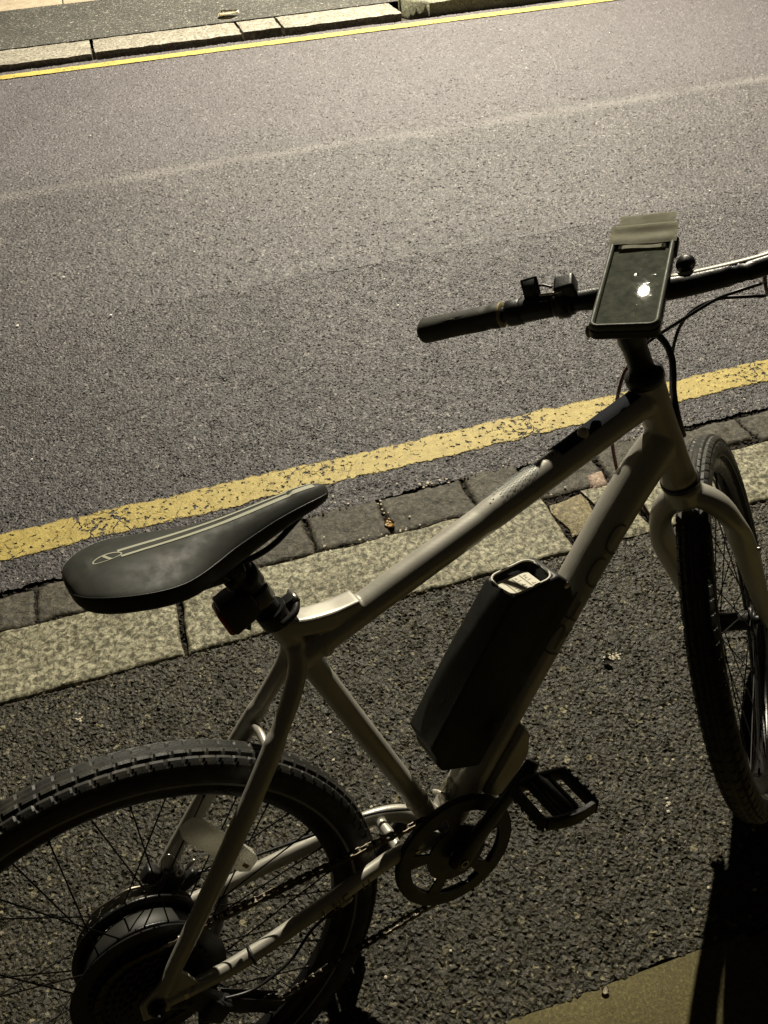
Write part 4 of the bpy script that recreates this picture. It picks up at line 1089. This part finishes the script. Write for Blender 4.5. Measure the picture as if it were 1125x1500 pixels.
bm = tube(bmesh.new(), smoothpath([(.326, .010, .4440, .004), (.331, -.006, .4460, .0045), (.322, -.022, .4400, .0045, .0035), (.302, -.026, .4330, .0045, .0035)], 6), 12); part('clamp_lever', bm, M['black'], clamp)
bm = bmesh.new(); lathe(bm, [(0, -.012), (.0045, -.012), (.0045, .012), (0, .012)], (.330, -.001, .4475), (0, 1, 0), 14); part('bolt', bm, M['steel'], clamp)
# rear light
RL = Matrix.Translation((.2535, -.004, .4655)) @ Matrix.Rotation(radians(-14), 4, 'Y')
bm = bmesh.new(); prism(bm, [(-.010, -.024), (.022, -.020), (.030, -.010), (.030, .012), (.010, .022), (-.010, .020)], -.017, .017, .003, f=lambda v: RL @ v)
prism(bm, [(.006, -.036), (.016, -.022), (-.002, -.022)], -.006, .006, .001, f=lambda v: RL @ v)
rl_ = part('rear_light', bm, M['black'], auto=40)
bm = bmesh.new(); prism(bm, [(-.0155, -.020), (-.0095, -.023), (-.0095, .016), (-.0155, .012)], -.0155, .0155, .0025, f=lambda v: RL @ v); part('lens', bm, M['redlens'], rl_)

# ---- saddle
ST = [  # x, half width, top z, crown drop, skirt drop
    (.1010, .016, .5750, .004, .008), (.1040, .032, .5795, .006, .014), (.112, .047, .5830, .009, .019), (.128, .0620, .5855, .012, .021), (.150, .0730, .5860, .015, .021), (.175, .0770, .5845, .018, .021), (.200, .0730, .5825, .021, .021),
    (.222, .0620, .5810, .023, .021), (.245, .0480, .5800, .024, .021), (.270, .0365, .5795, .022, .021), (.300, .0290, .5800, .019, .019), (.330, .0240, .5810, .016, .017), (.360, .0205, .5815, .014, .014), (.385, .0170, .5800, .012, .011), (.400, .0120, .5765, .009, .008), (.4065, .005, .571, .004, .004)]
PR = [(0, 0, 0), (.12, .01, 0), (.26, .05, 0), (.42, .15, 0), (.58, .32, 0), (.74, .55, 0), (.87, .78, 0), (.955, .95, 0), (.99, 1.0, .06), (1.0, 1.0, .22), (1.0, 1, .5), (.985, 1.0, .8), (.93, 1.0, 1.0), (.80, 1, .92)]
def saddle_shell():
    bm = bmesh.new(); S_ = smoothpath(ST, 5); rows = []
    for x, w, zt, cd, sk in S_:
        pts = []
        for s in (-1, 1):
            lst = [(s * a * w, zt - b * cd - c * sk) for a, b, c in PR]
            pts = pts + (lst[::-1] if s == -1 else lst[1:])
        # shallow centre channel
        pts = [(y, z - .0022 * math.exp(-(y / .010) ** 2) * (1 if .13 < x < .36 else 0)) for y, z in pts]
        rows.append([bm.verts.new((x, y, z)) for y, z in pts])
    for a, b in zip(rows, rows[1:]):
        for j in range(len(a) - 1): bm.faces.new((a[j], a[j + 1], b[j + 1], b[j]))
        bm.faces.new((a[-1], a[0], b[0], b[-1]))
    bm.faces.new(rows[0]); bm.faces.new(rows[-1])
    return bm
SADX = Matrix.Translation((.262, 0, .545)) @ Matrix.Rotation(radians(6), 4, 'Z') @ Matrix.Rotation(radians(3.2), 4, 'Y') @ Matrix.Translation((-.262, 0, -.545))
_part = part
def part(name, bm, m, parent=None, **kw):      # the saddle is clamped a little askew and nose-down
    if name in ('saddle', 'stripe', 'emblem_outline', 'emblem_bar', 'seam', 'saddle_rail', 'saddle_base'): bm.transform(SADX)
    return _part(name, bm, m, parent, **kw)
sad = part('saddle', saddle_shell(), M['saddle'])
S_ = smoothpath(ST, 5)
def sad_top(x, y):
    q = min(S_, key=lambda p: abs(p[0] - x)); i = S_.index(q)
    j = i + 1 if x > q[0] and i + 1 < len(S_) else max(i - 1, 0)
    a, b = sorted((S_[i], S_[j])); t = 0 if a[0] == b[0] else (x - a[0]) / (b[0] - a[0]); w, zt, cd = [a[k] + (b[k] - a[k]) * t for k in (1, 2, 3)]
    f = min(abs(y) / w, 1)
    for (a0, b0, _), (a1, b1, _) in zip(PR, PR[1:]):
        if a0 <= f <= a1: return zt - cd * (b0 + (b1 - b0) * (f - a0) / max(a1 - a0, 1e-6)) - (.0022 * math.exp(-(y / .010) ** 2) if .13 < x < .36 else 0)
    return zt - cd
def ribbon(pts, w, parent, name, m, off=.0006):
    bm = bmesh.new(); P = smoothpath(pts, 10); prev = None
    for i, (x, y) in enumerate(P):
        x2, y2 = P[min(i + 1, len(P) - 1)]; x1, y1 = P[max(i - 1, 0)]; d = Vector((x2 - x1, y2 - y1)); d = d.normalized() if d.length else Vector((1, 0)); nn = Vector((-d.y, d.x)) * w / 2
        pr = [bm.verts.new((x + s * nn.x, y + s * nn.y, sad_top(x + s * nn.x, y + s * nn.y) + off)) for s in (-1, 0, 1)]
        if prev:
            for k in (0, 1): bm.faces.new((prev[k], prev[k + 1], pr[k + 1], pr[k]))
        prev = pr
    return part(name, bm, M[m], parent)
ribbon([(.160, -.0085), (.22, -.0075), (.30, -.0060), (.36, -.0045), (.390, -.0030)], .0060, sad, 'stripe', 'stripe')
ribbon([(.160, .0065), (.22, .0060), (.30, .0050), (.36, .0040), (.390, .0030)], .0036, sad, 'stripe', 'stripe')
ell = [(.1475 + .0150 * cos(2 * pi * k / 14), .0070 * sin(2 * pi * k / 14)) for k in range(15)]
ribbon(ell, .0016, sad, 'emblem_outline', 'stripe')
ribbon([(.1500, -.0062), (.1475, 0), (.1450, .0062)], .0034, sad, 'emblem_bar', 'stripe')
# seam piping along the shoulder
for s in (-1, 1):
    P = [(x, s * w * .985, zt - cd * .98 - .0005, .0009) for x, w, zt, cd, sk in S_[4:-4]]
    part('seam', tube(bmesh.new(), P, 6), M['black'], sad)
for s in (-1, 1):
    b = tube(bmesh.new(), smoothpath([(.385, s * .006, .562, .0036), (.350, s * .014, .5465, .0036), (.318, s * .020, .5345, .0036), (.285, s * .021, .5300, .0036), (.230, s * .021, .5295, .0036), (.185, s * .030, .540, .0036), (.150, s * .040, .556, .0036)], 8), 12)
    part('saddle_rail', b, M['satin'], sad)
bm = bmesh.new()
box(bm, (.262, 0, .5235), (.040, .050, .014), Matrix.Rotation(radians(-3), 3, 'Y'), .004, 3)
box(bm, (.262, 0, .5375), (.034, .050, .008), None, .003, 2)
lathe(bm, [(0, -.030), (.006, -.030), (.006, .030), (0, .030)], (.262, 0, .512), (0, 1, 0), 16)
lathe(bm, [(0, -.019), (.0135, -.018), (.0135, .018), (0, .019)], (.268, 0, .512), (0, 1, 0), 24)
part('seat_clamp_head', bm, M['black'], post)
bm = bmesh.new()
prism(bm, [(.118, .553), (.150, .540), (.215, .520), (.262, .516), (.250, .535), (.16, .566), (.118, .570)], -.030, .030, .004); part('saddle_base', bm, M['black'], sad)
bm = bmesh.new(); lathe(bm, [(0, 0), (.004, 0), (.004, .03), (0, .03)], (.262, -.016, .541), (0, 1, 0), 10); part('bolt', bm, M['steel'], post)

# ================================================================= PHONE IN ITS POUCH
BW = bike.matrix_world @ Matrix.Translation((0, 0, ZB))
Cb = Vector(BW.inverted() @ Vector(CAM_POS))
PC = Vector((.8885, .0270, .6748)); sc = .972
PC = Cb + (PC - Cb) * sc; PWd, PHt = .0867 * sc, .1998 * sc
PR_ = Matrix(((0.64271, 0.73169, -0.22704), (-0.76604, 0.60999, -0.20271), (-0.00983, 0.30421, 0.95255)))
pouch = thing('phone_pouch', 'clear fronted phone pouch clipped above the handlebar with a folded fabric flap', 'phone pouch')
pouch.matrix_world = BW @ (Matrix.Translation(PC) @ PR_.to_4x4())
def plate(hw, hh, r, z0, z1, n=6):
    bm = bmesh.new(); lp = [(b, a) for a, b in rrect(-hh, hh, hw, r, n)]
    A = [bm.verts.new((x, y, z0)) for x, y in lp]; B = [bm.verts.new((x, y, z1)) for x, y in lp]
    bm.faces.new(A); bm.faces.new(B[::-1])
    for i in range(len(A)): bm.faces.new((A[i], A[(i + 1) % len(A)], B[(i + 1) % len(A)], B[i]))
    return bm
hw, hh = PWd / 2, PHt / 2
body = link('pouch_back', plate(hw, hh, .010, -.018, -.003), M['black'], pouch, auto=40)
body.modifiers.new('b', 'BEVEL').width = .003
# raised soft frame round the window
bm = bmesh.new(); lp = [(b, a) for a, b in rrect(-hh + .0035, hh - .0035, hw - .0035, .009, 8)]
tube(bm, [(x, y, -.001, .0056, .0034) for x, y in lp + lp[:1]], 14, cap=False, side=(0, 0, 1))
m_fr = grimy('pouch_edge', (.085, .092, .070), .55, .3, dust=.25); link('window_frame', bm, m_fr, pouch)
# clear window, a little crumpled and wet, over the dark phone
def window_mat():
    m = mat('clear_window', (.035, .040, .036), .07, 0, .13, 0); k = NT(m); v = k.co()
    n = k.noise(v, 26, 4, .6, 1.2); 
    k.l(k.ramp(k.noise(v, 55, 5, .7), [(.35, (.045, .050, .042)), (.62, (.085, .088, .068)), (.8, (.20, .20, .15))]), k.b.inputs['Base Color'])
    k.l(k.ramp(k.noise(v, 90, 5, .75), [(.45, (.006,) * 3), (.64, (.012,) * 3), (.80, (.10,) * 3)]), k.b.inputs['Roughness'])
    b1 = k.bump(k.noise(v, 18, 2, .5), .00025, .06)
    vo = k.voro(v, 210); drop = k.ramp(vo.outputs['Distance'], [(.0, (1, 1, 1)), (.30, (0, 0, 0))])
    rc = k.n('SeparateColor'); k.l(vo.outputs['Color'], rc.inputs[0])
    drop = k.math('MULTIPLY', drop, k.math('GREATER_THAN', rc.outputs[0], .80))
    k.l(k.bump(drop, .0012, .6, b1), k.b.inputs['Normal'])
    pass
    return m
link('window', plate(hw - .005, hh - .005, .007, -.006, -.0018), window_mat(), pouch, smooth=False)
link('phone', plate(.0355, hh - .014, .008, -.0045, -.0012), mat('phone_glass', (.012, .013, .013), .1, 0, .6), pouch, smooth=False) if False else None
# folded flap at the top
bm = bmesh.new()
def flap(pts, hw_, th, skew=0):
    n = 10; rows = []
    P = smoothpath(pts, 6)
    for y, z in P:
        rows.append([bm.verts.new(((-1 + 2 * j / n) * hw_ + skew * (y - pts[0][0]), y + .0004 * sin(j * .5), z + .0007 * sin(j * .6 + z * 300))) for j in range(n + 1)])
    fs = []
    for a, b in zip(rows, rows[1:]):
        for j in range(n): fs.append(bm.faces.new((a[j], a[j + 1], b[j + 1], b[j])))
    bmesh.ops.solidify(bm, geom=fs, thickness=th)
flap([(hh - .014, .0035), (hh - .006, .0060), (hh + .006, .0070), (hh + .016, .0105), (hh + .021, .0110), (hh + .0225, .0085)], hw + .0015, .0015)
flap([(hh + .006, .0040), (hh + .020, .0045), (hh + .034, .0080), (hh + .046, .0105), (hh + .049, .0085)], hw - .005, .0015, .05)
fm = grimy('flap_fabric', (.44, .43, .32), .75, .2, dust=.3, bscale=1200, bd=.0004)
link('flap', bm, fm, pouch)
bm = bmesh.new(); flap([(hh - .022, .0012), (hh - .016, .0022), (hh - .012, .0028)], hw - .012, .0010); link('flap_tongue', bm, fm, pouch)
bm = bmesh.new(); box(bm, (hw - .004, hh - .008, -.010), (.014, .034, .016), None, .005, 3); link('side_bulge', bm, M['black'], pouch)
# clip on to the stem
mt = Matrix.Translation((0, -.010, -.026)); bm = bmesh.new()
lathe(bm, [(0, -.010), (.017, -.010), (.019, -.004), (.019, .006), (.014, .010), (0, .010)], (0, -.005, -.025), (0, 0, 1), 28)
link('mount', bm, M['black'], pouch)

# ================================================================= STREET LAMP (across the road; it lights the scene and shows in the phone)
lamp = thing('street_lamp', 'tall street lamp on the far pavement whose glare shows in the phone pouch', 'street lamp', (2.95, 7.35, .036))
bm = bmesh.new(); lathe(bm, [(0, 0), (.11, 0), (.11, .9), (.075, 1.0), (.05, 5.7), (.04, 5.95), (0, 5.96)], (0, 0, 0), (0, 0, 1), 24)
link('pole', bm, mat('lamp_pole', (.08, .08, .085), .5, .5), lamp, auto=40)
bm = tube(bmesh.new(), smoothpath([(0, 0, 5.9, .032), (-.02, -.12, 6.02, .03), (-.08, -.40, 6.05, .03), (-.12, -.62, 6.04, .03)], 6), 16, side=(1, 0, 0)); link('arm', bm, bpy.data.materials['lamp_pole'], lamp)
bm = bmesh.new(); prism(bm, [(-.17, -.02), (.17, -.02), (.14, .07), (.04, .11), (-.10, .10)], -.11, .11, .02, 3)
bm.transform(Matrix.Translation((LAMP.x - 2.95, LAMP.y - 7.35 + .02, LAMP.z + .075 - .036)) @ Matrix.Rotation(radians(90), 4, 'Z')); hd = link('lamp_head', bm, bpy.data.materials['lamp_pole'], lamp, auto=40)
ml = mat('lamp_lens', (.9, .8, .6), .3); ml.node_tree.nodes['Principled BSDF'].inputs['Emission Color'].default_value = (1, .86, .6, 1); ml.node_tree.nodes['Principled BSDF'].inputs['Emission Strength'].default_value = 60
bm = bmesh.new(); lathe(bm, [(.044, .02), (.050, .02), (.050, .035), (0, .035)], (LAMP.x - 2.95, LAMP.y - 7.35, LAMP.z - .036), (0, 0, 1), 32); link('lens', bm, ml, hd)
lo.parent = lamp; lo.matrix_parent_inverse = Matrix.Translation(-lamp.location)
